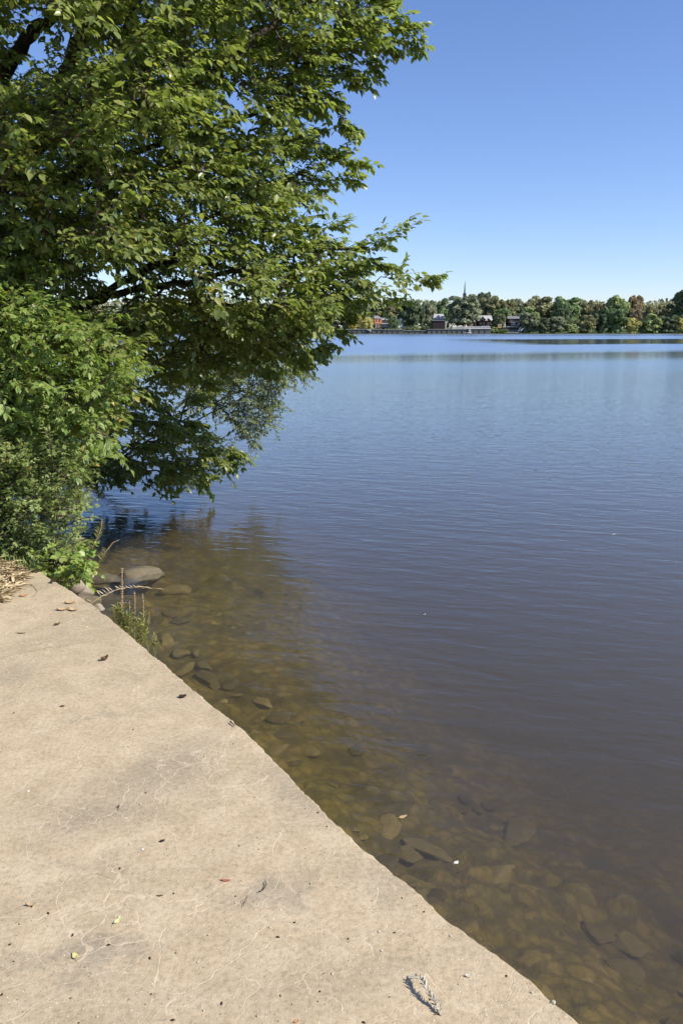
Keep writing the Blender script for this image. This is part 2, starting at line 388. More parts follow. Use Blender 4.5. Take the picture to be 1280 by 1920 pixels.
# ------------------------------------------------------------ leaves and sprays
LT = np.array([(0, 0, 0), (.28, -.25, .04), (.3, 0, -.03), (.28, .25, .04), (.62, -.24, .02), (.65, 0, -.05), (.62, .24, .02), (1, 0, -.14)], float)
LF = [(0, 2, 1), (0, 3, 2), (1, 2, 5, 4), (2, 3, 6, 5), (4, 5, 7), (5, 6, 7)]
class Leaves:
    def __init__(s): s.p = []; s.d = []; s.n = []; s.s = []; s.w = []
    def add(s, p, d, n, size, wd=1.0): s.p.append(tuple(p)); s.d.append(tuple(d)); s.n.append(tuple(n)); s.s.append(size); s.w.append(wd)
    def build(s, name, mat, parent, keep=None):
        p, d, n = (np.array(a, float) for a in (s.p, s.d, s.n)); sz = np.array(s.s); wd = np.array(s.w)
        if keep is not None:
            k = keep(p); p, d, n, sz, wd = p[k], d[k], n[k], sz[k], wd[k]
        d /= np.linalg.norm(d, axis=1)[:, None]+1e-9
        x = np.cross(n, d); x /= np.linalg.norm(x, axis=1)[:, None]+1e-9
        z = np.cross(d, x)
        T = LT
        V = p[:, None]+sz[:, None, None]*(T[None, :, 0:1]*d[:, None]+T[None, :, 1:2]*wd[:, None, None]*x[:, None]+T[None, :, 2:3]*z[:, None])
        N = len(p); V = V.reshape(-1, 3)
        loops = []; starts = []; totals = []; c = 0
        for f in LF: starts.append(c); totals.append(len(f)); loops += f; c += len(f)
        L = (np.array(loops)[None]+(np.arange(N)*8)[:, None]).ravel()
        S = (np.array(starts)[None]+(np.arange(N)*c)[:, None]).ravel()
        me = bpy.data.meshes.new(name); me.vertices.add(len(V)); me.vertices.foreach_set('co', V.ravel().astype('f'))
        me.loops.add(len(L)); me.loops.foreach_set('vertex_index', L.astype('i'))
        me.polygons.add(len(S)); me.polygons.foreach_set('loop_start', S.astype('i'))
        me.update(calc_edges=True); me.validate()
        return link(name, me, mat, parent)
def rvec(rng): return Vector((rng.gauss(0, 1), rng.gauss(0, 1), rng.gauss(0, 1)))
UP = Vector((0, 0, 1))
def spray(s0, d0, L, ls, rng, lv, tw, wd=1.0, sides=True, droop=.25, r0=.005, step=None, twn=4, leaflets=0):
    """a leafy shoot: axis, alternate side shoots in one plane, leaves two-ranked along them"""
    d = Vector(d0).normalized(); pl = (UP+rvec(rng)*.28).normalized()
    n = max(5, int(L/.07)); p = Vector(s0); pts = [p.copy()]; ds = [d.copy()]
    for i in range(n):
        d = (d+rvec(rng)*.09+Vector((0, 0, -droop*.12))).normalized(); p = p+d*(L/n); pts.append(p.copy()); ds.append(d.copy())
    tw.tube(pts, [r0*(1-.75*i/n) for i in range(n+1)], twn, False)
    step = step or ls*.42
    def leafrow(pa, da, ln, s0_):
        q = Vector(pa); k = max(2, int(ln/step)); sd = 1
        for i in range(k):
            t = (i+1)/k; q = Vector(pa)+Vector(da)*(ln*t)
            lat = Vector(da).cross(pl).normalized()*sd; sd = -sd
            ld = (Vector(da)*rng.uniform(.35, .9)+lat*rng.uniform(.5, 1.0)+Vector((0, 0, -rng.uniform(.05, .75)))+rvec(rng)*.16).normalized()
            nn = (pl+rvec(rng)*.34).normalized(); sz = ls*rng.choice((.5, .7, .85, 1, 1.1, 1.2))*rng.uniform(.85, 1.1)*(1-.25*t)
            if leaflets:
                for a in range(leaflets):
                    aa = (a-(leaflets-1)/2)*(1.1 if leaflets > 2 else .7)
                    l2 = (ld+ld.cross(nn)*aa*.8).normalized()
                    lv.add(q+ld*sz*.15, l2, nn, sz*(1-.25*abs(aa)), wd)
            else: lv.add(q, ld, nn, sz, wd)
    for i in range(1, n+1):
        t = i/n
        leafrow(pts[i-1], ds[i], L/n, 0)
        if sides and i > 0 and t < .9 and rng.random() < .85:
            lat = ds[i].cross(pl).normalized()*(1 if i % 2 else -1)
            sd = (ds[i]*.8+lat*rng.uniform(.6, 1.1)+Vector((0, 0, rng.uniform(-.35, .2)))).normalized(); ln = L*rng.uniform(.22, .42)*(1.1-t*.8)
            tw.tube([pts[i], pts[i]+sd*ln*.5, pts[i]+sd*ln], [r0*.5, r0*.35, r0*.2], 3, False)
            leafrow(pts[i], sd, ln, 0)
    lv.add(pts[-1], ds[-1]+Vector((0, 0, -.3)), pl, ls*.8, wd)

# ---- the big tree over the water
TREE_POLY = [(-330,-300),(700,-300),(770,-60),(778,10),(760,30),(735,85),(690,130),(650,165),(655,215),(662,262),(625,266),(608,300),(655,326),(640,368),(605,395),(612,432),(655,448),(720,458),(712,488),(745,516),(725,552),(665,582),(612,625),(592,668),(560,690),(505,700),(470,700),(420,740),(385,765),(400,790),(440,815),(462,850),(425,895),(380,905),(300,900),(140,885),(60,850),(-100,850),(-330,700)]
TRUNK_BASE = Vector((-5.0, 8.9, -.35))
def dnode(u, v, Y): return P(u, v, Y)
def build_tree():
    rng = random.Random(11)
    root = empty('lakeside_tree', TRUNK_BASE)
    tag(root, 'large broadleaf tree with dense green leaves leaning out over the water', 'tree')
    inv = Matrix.Translation(-TRUNK_BASE)
    tb = MB(); nodes = []
    def limb(pts, r0, r1, n=10):
        # smooth path through points
        out = []
        for i in range(len(pts)-1):
            a = pts[max(i-1, 0)]; b = pts[i]; c = pts[i+1]; d = pts[min(i+2, len(pts)-1)]
            for k in range(6):
                t = k/6; out.append(.5*((2*b)+(c-a)*t+(2*a-5*b+4*c-d)*t*t+(3*b-a-3*c+d)*t**3))
        out.append(pts[-1]); m = len(out)
        out = [p+rvec(rng)*.012 for p in out]
        rs = [r0+(r1-r0)*(i/(m-1))**.8 for i in range(m)]
        tb.tube([p-TRUNK_BASE for p in out], rs, n)
        nodes.extend(out)
    B = TRUNK_BASE; fork = B+Vector((.25, 0, 1.5))
    limb([B+Vector((0, 0, -.3)), B+Vector((.05, 0, .5)), fork, dnode(-150, 420, 8.8), dnode(-60, 250, 8.7), dnode(40, 90, 8.4), dnode(75, 45, 8.3), dnode(150, 12, 8.1), dnode(260, -60, 8)], .16, .022)
    limb([fork, dnode(-90, 480, 8.2), dnode(0, 335, 7.9), dnode(60, 245, 7.8), dnode(105, 180, 7.8), dnode(145, 85, 7.7), dnode(182, -10, 7.6), dnode(230, -180, 7.6), dnode(300, -280, 7.6)], .12, .022)
    limb([fork+Vector((.05, -.05, .2)), dnode(-60, 420, 7.6), dnode(20, 335, 7.4), dnode(70, 275, 7.3), dnode(170, 240, 7.2), dnode(300, 190, 7.2), dnode(420, 120, 7.3), dnode(520, 40, 7.5), dnode(640, -30, 7.8)], .1, .015, 8)
    limb([dnode(0, 335, 7.9), dnode(100, 345, 7.9), dnode(200, 300, 8), dnode(330, 260, 8.1), dnode(470, 215, 8.1), dnode(580, 180, 8)], .05, .012, 7)
    limb([fork, dnode(-60, 640, 8.9), dnode(90, 590, 9), dnode(190, 551, 9), dnode(300, 494, 8.9), dnode(340, 470, 8.8), dnode(380, 420, 8.6), dnode(460, 370, 8.4), dnode(560, 330, 8.2)], .065, .010, 8)
    limb([dnode(-20, 620, 8.9), dnode(120, 590, 8.8), dnode(205, 556, 8.7), dnode(285, 535, 8.6), dnode(366, 527, 8.4), dnode(470, 500, 8.2), dnode(590, 470, 8), dnode(690, 462, 7.9)], .06, .010, 7)
    limb([dnode(250, 520, 8.9), dnode(285, 495, 8.9), dnode(380, 497, 8.8), dnode(490, 508, 8.6), dnode(600, 520, 8.3), dnode(700, 530, 8)], .03, .008, 6)
    limb([fork, dnode(0, 640, 9), dnode(150, 640, 9), dnode(265, 612, 9), dnode(365, 572, 8.8), dnode(520, 583, 8.5), dnode(620, 600, 8.3)], .07, .010, 7)
    limb([fork, dnode(-40, 700, 9.2), dnode(100, 700, 9.6), dnode(240, 720, 10), dnode(330, 790, 10.2), dnode(420, 850, 10.2)], .06, .009, 7)
    limb([fork, dnode(-20, 720, 9), dnode(60, 760, 9.6), dnode(160, 800, 10.2), dnode(230, 860, 10.4)], .05, .009, 7)
    limb([fork+Vector((0, .1, .3)), dnode(-200, 200, 9.5), dnode(-150, -50, 10), dnode(-50, -250, 10)], .12, .03, 8)
    limb([fork+Vector((0, -.1, .1)), dnode(-60, 480, 7), dnode(60, 440, 6.5), dnode(160, 430, 6.3)], .05, .009, 7)
    limb([fork+Vector((0, -.1, 0)), dnode(-60, 620, 7.2), dnode(60, 620, 6.9), dnode(200, 640, 6.9)], .04, .009, 7)
    tb.build('trunk', M['bark'], root, True)
    # clusters
    poly = TREE_POLY
    rights = [p for p in poly if p[0] > 200]+[(140, 885)]
    cand = np.column_stack([np.random.RandomState(5).uniform(-330, 800, 22000), np.random.RandomState(6).uniform(-300, 920, 22000)])
    cand = cand[inpoly(cand, poly)]; de = pdist(cand, poly[1:33])
    holes = [(95, 82, 66), (222, 545, 36), (350, 745, 14), (610, 385, 16), (640, 215, 14)]
    centers = []
    rs = np.random.RandomState(7)
    for (u, v), e in zip(cand, de):
        if any((u-a)**2+(v-b)**2 < (r+22)**2 for a, b, r in holes): continue
        if e < 12 : continue
        if noise.noise((u*.012+3, v*.016, 2)) < -.30 and e > 60: continue
        if v > 700: y0, y1 = 9.4, 10.5
        elif v > 560: y0, y1 = 7.2+(v-560)/140*1.6, 8.9+(v-560)/140*1.4
        else: y0, y1 = 8.1-min(e, 320)*.0066, 8.1+min(e, 320)*.007
        if u < 260 and 330 < v < 800: y0 = 6.2
        Y = rs.uniform(y0, y1) if rs.rand() > .35 else y0+rs.rand()*.5
        centers.append((P(u, v, Y), u, v, Y, e))
    # blue-noise thinning in 3D
    keep = []
    for c in centers:
        if noise.noise(c[0]*1.25) < -.22 and c[4] > 75: continue
        if all((c[0]-k[0]).length > (.215 if c[4] < 95 and c[1] > 400 else (.27 if c[2] < 690 else .235)) for k in keep): keep.append(c)
    print('clusters', len(keep))
    keep.sort(key=lambda c: (c[0]-fork).length)
    lv = Leaves(); tw = MB(); nd = [Vector(q) for q in nodes]
    N = [np.array(nd)]
    O = TRUNK_BASE
    def connect(p, r):
        A = np.concatenate(N); dd = np.linalg.norm(A-np.array(p), axis=1); q = Vector(A[int(dd.argmin())])
        d = p-q
        if d.length > .05:
            mids = [q.lerp(p, t)+rvec(rng)*d.length*.05+Vector((0, 0, .12*d.length*math.sin(math.pi*t))) for t in (0, .25, .5, .75, 1)]
            mids[0] = q; mids[-1] = p
            tw.tube([m-O for m in mids], [r*1.5, r*1.3, r*1.2, r*1.1, r], 5, False)
            N.append(np.array(mids))
        return (d.normalized() if d.length > .01 else Vector((1, 0, 0)))
    class Off:
        pass
    def add_spray(p, d, L, ls, **k):
        spray(p-O, d, L, ls, rng, lv, tw, **k)
    out = Vector((1, -.1, 0))
    for c, u, v, Y, e in keep:
        base = c-Vector((.22, 0, 0))
        bd = connect(base, .007+.004*rng.random())
        k = 6
        for i in range(k):
            rad = (c-fork).normalized()
            d = (out*.45+rad*.5+rvec(rng)*.62); d.z = d.z*.7-.05
            L = rng.uniform(.26, .50) if e > 45 else rng.uniform(.2, .34)
            if v > 690: L *= .8; d.z *= .5
            add_spray(base+rvec(rng)*.04, d, L, rng.uniform(.066, .106), r0=.004)
    # shoots that make the outline against the sky and the water
    S = [((735,60),(800,42),7.9),((740,80),(803,82),7.9),((720,90),(752,98),8),((700,60),(770,16),7.9),((680,110),(715,126),8),((650,140),(716,156),8),((640,120),(690,150),8.1),
         ((620,300),(706,316),8),((630,335),(680,335),8),((622,300),(664,268),8),((600,280),(640,290),8.1),((600,430),(662,412),8),((690,468),(795,410),7.9),((640,470),(735,440),8),
         ((720,520),(800,520),7.9),((780,526),(838,522),7.9),((690,560),(772,548),8),((640,560),(700,585),8),((600,620),(672,630),8.2),((600,640),(640,650),8.2),((640,590),(668,600),8.2),
         ((560,660),(612,682),8.4),((540,650),(580,700),8.5),((590,640),(620,672),8.4),((500,690),(520,712),9),((420,840),(480,860),10),((400,850),(442,905),10.1),((370,880),(405,930),10.2),((430,830),(452,880),10.1),((300,860),(330,918),10.3),
         ((250,860),(262,915),10.4),((170,860),(180,915),10.4),((210,870),(222,918),10.4),((620,180),(650,200),8),((630,210),(672,262),8),((650,230),(668,250),8),((700,20),(745,-20),8),((660,500),(720,498),8),((700,490),(745,505),8)]
    for (a, b, Y) in S:
        p = P(*a, Y); q = P(*b, Y-.08); connect(p, .004)
        d = q-p
        add_spray(p, d, d.length, .10, r0=.003, droop=.02, twn=4)
        add_spray(p+Vector((0, .1, .03)), d+rvec(rng)*d.length*.12, d.length*.9, .095, r0=.003, droop=.1)
        for q_ in range(2):
            f_ = rng.uniform(.0, .45); add_spray(p+d*f_+rvec(rng)*.03, d+rvec(rng)*d.length*.3, d.length*rng.uniform(.45, .7)*(1-f_*.6), .10, r0=.003, droop=.1)
        dd = Vector((d.x, d.y, d.z-.25*d.length)); add_spray(p+d*.15, dd+rvec(rng)*d.length*.2, d.length*.6, .08, r0=.003)
    # far leaf fringe: mid-density interior fill behind, kept thin near holes
    tw.build('branches', M['twig'], root)
    print('leaves', len(lv.p))
    lv.build('crown', M['leaf'], root)
build_tree()

# ---- shrubs
def shrub(name, label, cat, base, poly, yr, spacing, per, Lr, ls, mat, seed, wd=1.0, leaflets=0, up=.5, stems=5, ncand=3000, sides=True, droop=.2, zmin=-.6, out=(.5, -.3, 0), stem_mat='twig', step=None):
    rng = random.Random(seed); rs = np.random.RandomState(seed)
    base = Vector(base); root = empty(name, base); tag(root, label, cat)
    px = np.array(poly, float); lo, hi = px.min(0), px.max(0)
    c = np.column_stack([rs.uniform(lo[0], hi[0], ncand), rs.uniform(lo[1], hi[1], ncand)]); c = c[inpoly(c, poly)]
    keep = []
    for u, v in c:
        Y = rs.uniform(*yr) ; p = P(u, v, Y)
        if p.z < zmin: continue
        if all((p-k).length > spacing for k in keep): keep.append(p)
    keep.sort(key=lambda p: (p-base).length)
    tw = MB(); lv = Leaves(); N = [np.array([list(base)])]
    for i in range(stems):
        tip = keep[int(len(keep)*rng.uniform(.75, .99))] if keep else base+UP
        pts = [base+rvec(rng)*.03*Vector((1, 1, 0)).length, base.lerp(tip, .35)+UP*.12, base.lerp(tip, .7)+UP*.1, tip]
        path = []
        for a, b in zip(pts[:-1], pts[1:]): path += [a.lerp(b, t/4)+rvec(rng)*.01 for t in range(4)]
        path.append(tip); tw.tube([q-base for q in path], [.016*(1-.7*j/len(path)) for j in range(len(path))], 6, False); N.append(np.array([list(q) for q in path]))
    for p in keep:
        A = np.concatenate(N); q = Vector(A[int(np.linalg.norm(A-np.array(p), axis=1).argmin())]); d = p-q
        mids = [q, q.lerp(p, .5)+rvec(rng)*d.length*.08-UP*.05*d.length, p]; tw.tube([m-base for m in mids], [.006, .005, .004], 4, False); N.append(np.array([list(m) for m in mids]))
        for k in range(per):
            dd = Vector(out)*.6+rvec(rng)*.6+UP*up
            spray(p-base, dd, rng.uniform(*Lr), ls*rng.uniform(.8, 1.15), rng, lv, tw, wd=wd, sides=sides, droop=droop, r0=.003, leaflets=leaflets, step=step)
    tw.build('branches', M[stem_mat], root); lv.build('foliage', M[mat], root)
    print(name, len(lv.p))
    return root
shrub('leafy_shrub', 'tall bright green shrub with lobed leaves, in front of the big tree at the left', 'shrub', (-3.9, 6.3, -.1),
      [(-200,520),(0,560),(90,590),(150,620),(215,650),(230,700),(200,760),(215,800),(150,850),(120,900),(-200,930)], (5.6, 6.5), .24, 5, (.2, .40), .082, 'leaf_fresh', 21, wd=.78, leaflets=2, up=.25, stems=9, droop=.5, ncand=3600)
shrub('weedy_bush', 'bushy light green weeds with small leaves at the back corner of the pavement', 'bush', (-2.75, 5.75, -.12),
      [(-200,850),(0,860),(60,850),(125,862),(140,900),(158,935),(138,985),(122,1005),(118,1042),(85,1062),(45,1076),(20,1080),(-200,1100)], (5.35, 6.2), .125, 4, (.16, .3), .042, 'leaf_pale', 22, wd=.6, leaflets=3, up=.9, stems=12, droop=.1, sides=True)
shrub('fine_leaved_sapling', 'thin willow-like sapling with tiny grey green leaves hanging behind the big tree', 'sapling', (-3.9, 11.6, -.7),
      [(330,640),(440,640),(560,655),(565,700),(505,730),(512,775),(475,830),(455,822),(420,760),(345,750)], (11, 12), .19, 5, (.2, .38), .055, 'leaf_fine', 23, wd=1.0, up=.05, stems=5, droop=.35)
shrub('broadleaf_vine', 'low trailing plant with round light green leaves at the pavement corner', 'plant', tuple(G(92, 1072, -.1)),
      [(72,1062),(90,1050),(120,1048),(150,1040),(166,1046),(163,1072),(150,1085),(135,1105),(115,1098),(95,1082)], (5.1, 5.5), .085, 2, (.08, .16), .055, 'leaf_vine', 24, wd=1.5, up=.5, stems=4, sides=False, droop=.4, step=.05)

# ------------------------------------------------------------ stones
import bmesh
def rock_mesh(name, seed, flat=.5, ang=.35, sub=3, cut=.42):
    bm = bmesh.new(); bmesh.ops.create_icosphere(bm, subdivisions=sub, radius=1); rng = random.Random(seed)
    pl = [(rvec(rng).normalized(), rng.uniform(cut, .85)) for _ in range(12)]
    for v in bm.verts:
        p = v.co.copy()
        for nn, dd in pl:
            k = p.dot(nn)
            if k > dd: p -= nn*(k-dd)*.96
        p *= 1+ang*.5*noise.noise(v.co*1.3+Vector((seed, 0, 0)))+.07*noise.noise(v.co*4)+.04*noise.noise(v.co*11)
        v.co = Vector((p.x, p.y, p.z*flat))
    me = bpy.data.meshes.new(name); bm.to_mesh(me); bm.free(); me.shade_smooth(); return me
def gz(x, y): return float(ground_z(np.array([[x, y]]))[0])
rocks = [rock_mesh('stone', s, f) for s, f in ((1, .45), (2, .35), (3, .55), (4, .3), (5, .5), (6, .4))]
for m_ in rocks: m_.materials.append(M['stone_wet'])
def put_rock(name, u, v, z, rx, ry, h, mat, label, cat='rock', rz=0, seed=0, group=None):
    g = G(u, v, z); o = link(name, rock_mesh(name, seed+40, 1.0, cut=.66), M[mat]); o.location = (g.x, g.y, z); o.scale = (rx, ry, h); o.rotation_euler = (0, 0, rz)
    return tag(o, label, cat, group)
put_rock('boulder', 262, 1082, -.70, .25, .24, .10, 'stone_grey', 'largest smooth grey brown boulder just breaking the water surface', seed=1)
put_rock('flat_rock', 192, 1086, -.665, .20, .12, .055, 'stone_grey', 'flat brown rock at the waterline, touching the largest boulder', seed=2)
put_rock('bank_rock', 160, 1112, -.50, .09, .08, .075, 'stone_dry', 'pale tan rock on the bank just below the trailing vine', seed=3)
put_rock('bank_rock', 143, 1096, -.42, .09, .08, .08, 'stone_dry', 'cream rock half hidden under the round vine leaves', seed=4)
put_rock('bank_rock', 174, 1129, -.57, .08, .06, .06, 'stone_grey', 'dark grey rock wedged against the pavement side', seed=5)
put_rock('bank_rock', 186, 1141, -.60, .05, .05, .045, 'stone_dry', 'small whitish stone at the water edge beside the arching dry stalk', seed=6)
put_rock('bank_rock', 160, 1081, -.56, .09, .06, .04, 'stone_dry', 'low pale stone at the waterline above the tan bank rock', seed=7)
put_rock('bank_rock', 130, 1040, -.70, .20, .14, .10, 'stone_grey', 'dark wet rock in the shade between vine and water', seed=8)
put_rock('bank_rock', 152, 1020, -.70, .16, .12, .09, 'stone_grey', 'dark shaded rock in the water behind the vine', seed=9)
put_rock('submerged_rock', 262, 1012, -.86, .30, .20, .10, 'stone_wet', 'broad sunken rock behind the largest boulder', seed=10)
put_rock('submerged_rock', 330, 1108, -.84, .16, .13, .08, 'stone_wet', 'sunken rock right of the largest boulder', seed=11)
rs = np.random.RandomState(31); placed = []; tries = 0
EL = [Vector(p) for p in edge_ext]
seglen = [(b-a).length for a, b in zip(EL[:-1], EL[1:])]; tot = sum(seglen[:-1])
while len(placed) < 298 and tries < 9000:
    tries += 1
    s = rs.uniform(-1.2, 5.6); off = .06+abs(rs.normal(0, .8)); off = min(off, 2.4)
    if s < 0: p0 = EL[0]+Vector((-.25, .97))*(-s); dr = (EL[1]-EL[0]).normalized()
    else:
        k = 0; q = s
        while k < len(seglen)-1 and q > seglen[k]: q -= seglen[k]; k += 1
        dr = (EL[k+1]-EL[k]).normalized(); p0 = EL[k]+dr*q
    nm_ = Vector((dr.y, -dr.x)); nm_ = nm_ if nm_.dot(Vector((1, 1))) > 0 else -nm_
    p = p0+nm_*off; r = rs.choice([.04, .055, .075, .10, .13], p=[.27, .29, .24, .14, .06])*rs.uniform(.8, 1.2)
    if any((p-b).length < (r+rb)*.70 for b, rb in placed): continue
    placed.append((p, r))
    if len(placed) % 10 == 0 and off > .9: pass
    o = bpy.data.objects.new('submerged_stone', rocks[len(placed) % 6]); col.objects.link(o)
    z = gz(p.x, p.y)
    o.location = (p.x, p.y, z+r*.16); o.scale = (r*rs.uniform(1, 1.6), r*rs.uniform(.7, 1.05), r*rs.uniform(.5, .85))
    o.rotation_euler = (rs.uniform(-.2, .2), rs.uniform(-.2, .2), rs.uniform(0, 6.3))
    tag(o, 'brown algae coated stone lying under the clear shallow water beside the pavement', 'stone', 'sunken stones along the pavement edge')

# ------------------------------------------------------------ dry stalks, sprigs and weeds at the edge
def spike_stem(mb, pts, r, seed, n=7):
    """a dried flower spike: a stem set with many small knobs"""
    rng = random.Random(seed); pts = [Vector(p) for p in pts]; out = []; rr = []
    for a, b in zip(pts[:-1], pts[1:]):
        k = max(2, int((b-a).length/.006))
        for i in range(k):
            out.append(a.lerp(b, i/k)+rvec(rng)*.0008); rr.append(r*(1.25 if (len(out) % 2) else .6)*rng.uniform(.75, 1.2))
    rr[-1] = r*.2; mb.tube(out, rr, n)
def lance(lv, p, d, size, rng, wd=.42): lv.add(p, d, (UP+rvec(rng)*.4).normalized(), size, wd)
def stalk_clump():
    rng = random.Random(5); base = G(252, 1203, -.45); root = empty('loosestrife_clump', base)
    tag(root, 'clump of upright dried brown flower spikes over yellow green leaves at the pavement edge', 'plant')
    lv = Leaves(); st = MB()
    Y0 = base.y+.02
    S = [((229,1152),(229,1095),(229,1063),.0075),((252,1160),(253,1130),(252,1108),.006),((270,1172),(269,1140),(267,1111),.006),((279,1168),(280,1144),.004),
         ((243,1140),(243,1126),.004),((227,1140),(226,1127),.004),((219,1150),(219,1137),.004),((213,1160),(213,1136),.003)]
    for i, s in enumerate(S):
        dy = rng.uniform(-.08, .08); pts = [P(a, b, Y0+dy) for a, b in s[:-1]]
        sp = MB(); spike_stem(sp, [p-base for p in pts], s[-1], i); sp.build('flower_spike', M['stalk'], root)
        foot = base+Vector((rng.uniform(-.05, .05)+(pts[0].x-base.x)*.7, dy*.5, -.1)); p0 = pts[0]
        st.tube([foot-base, foot.lerp(p0, .5)-base, p0-base], [.004, .0035, .003], 5)
        L = (p0-foot).length; k = int(L/.022)
        for j in range(k):
            t = (j+.5)/k; q = foot.lerp(p0, t); 
            for a in (0, math.pi):
                an = a+(j % 2)*math.pi/2+rng.uniform(-.4, .4)
                lance(lv, q-base, Vector((math.cos(an), math.sin(an), .7)), rng.uniform(.035, .06), rng, .3)
    for j in range(20):   # leafy side shoots
        u, v = rng.choice([(225,1170),(240,1180),(262,1185),(275,1175),(258,1200),(235,1165),(218,1150),(270,1195)]); u += rng.uniform(-9, 9); v += rng.uniform(-9, 9)
        q = P(u, v, Y0+rng.uniform(-.06, .06)); d = Vector((rng.uniform(-.5, .7), rng.uniform(-.4, .3), 1)).normalized(); L = rng.uniform(.07, .13)
        st.tube([base-base+Vector((0, 0, -.05)), (q-base)*.6, q-base+d*L], [.003, .0025, .0015], 4)
        for m in range(7):
            t = m/7
            for sg in (1, -1):
                lance(lv, q-base+d*L*t, (d*.8+Vector((sg*math.cos(m*1.3), sg*math.sin(m*1.3), .1))).normalized(), rng.uniform(.03, .055), rng, .30)
    st.build('stem', M['stem'], root); lv.build('leaves', M['leaf_spike'], root)
stalk_clump()
def single_stalk(name, label, path, Y, seed, leafy, r=.004, fr=.0, base_uvz=None):
    rng = random.Random(seed); pts = [P(u, v, Y+i*.02) for i, (u, v) in enumerate(path)]; root = empty(name, pts[0]); tag(root, label, 'stalk')
    k = int(len(pts)*fr); st = MB(); st.tube([p-pts[0] for p in pts[:k+1]], [r*.6]*(k+1), 5); st.build('stem', M['straw' if leafy == 'dry' else 'stem'], root)
    if k < len(pts)-1:
        sp = MB(); spike_stem(sp, [p-pts[0] for p in pts[k:]], r, seed); sp.build('flower_spike', M['stalk'], root)
    lv = Leaves()
    for a, b in zip(pts[:-1], pts[1:]):
        if leafy == 'tip' and a is not pts[0] and pts.index(a) > k: continue
        for j in range(4):
            q = a.lerp(b, j/4); d = (b-a).normalized()
            for sg in (-1, 1):
                if rng.random() < .8: lance(lv, q-pts[0], (d*.5+Vector((sg*.8, rng.uniform(-.3, .3), .35 if leafy != 'dry' else .15))).normalized(), rng.uniform(.035, .06), rng, .24)
    if lv.p: lv.build('leaves', M['leaf_spike' if leafy != 'dry' else 'straw'], root)
single_stalk('arching_stalk', 'pale dry stalk arching right from the pavement edge with curled leaves', [(168,1134),(190,1118),(212,1108),(230,1103),(250,1102),(270,1101),(285,1104),(299,1105)], 4.75, 1, 'dry', .003, .45)
single_stalk('leaning_stalk', 'green leafy stalk leaning right with a dark seed spike, growing by the tan bank rock', [(166,1098),(172,1082),(178,1068),(186,1056),(194,1042),(202,1030),(212,1018),(225,1011)], 5.35, 2, 'tip', .004, .55)
single_stalk('curved_dry_stalk', 'tall curved brown seed stalk above the vine, against dark water', [(171,1045),(173,1030),(178,1018),(185,1004),(190,990),(192,972)], 5.5, 3, 'none', .004, .2)
single_stalk('short_dry_stalk', 'short upright brown seed stalk left of the curved one', [(170,1042),(168,1030),(166,1011)], 5.5, 4, 'none', .0035, .0)
# bare twigs poking out of the weedy bush
def twig_thing(name, label, paths, Y, mat='twig', r=.003, cat='twig'):
    mb = MB(); b0 = P(*paths[0][0], Y)
    for pth in paths:
        pts = [P(u, v, Y)-b0 for u, v in pth]; mb.tube(pts, [r*(1-.6*i/len(pts)) for i in range(len(pts))], 5)
    o = mb.build(name, M[mat]); o.location = b0; return tag(o, label, cat)
twig_thing('bare_twig', 'bare pale forked twig sticking out of the weedy bush over the water', [[(105,975),(118,966),(129,954),(136,944)],[(118,966),(127,958)],[(112,972),(128,965),(135,962),(139,950)],[(129,954),(150,952)],[(104,972),(108,955),(111,938)],[(112,970),(113,950),(104,930)]], 5.5, 'straw', .003)
rngw = random.Random(9)
def reed_sprigs():
    lv = Leaves(); mb = MB(); base = G(284, 1224, -.12); root = empty('weed_tuft', base); tag(root, 'tiny sprig of weed below the dried spikes at the pavement edge', 'plant')
    for i in range(8):
        d = Vector((rngw.uniform(-.3, .8), rngw.uniform(-.2, .4), 1)).normalized(); L = rngw.uniform(.06, .10)
        mb.tube([Vector((0, 0, -.1)), d*L], [.002, .001], 4)
        for m in range(7): lance(lv, d*L*(m/7*.5+.5), (d+rvec(rngw)*.6).normalized(), rngw.uniform(.02, .035), rngw, .3)
    mb.build('stem', M['stem'], root); lv.build('leaves', M['leaf_spike'], root)
reed_sprigs()

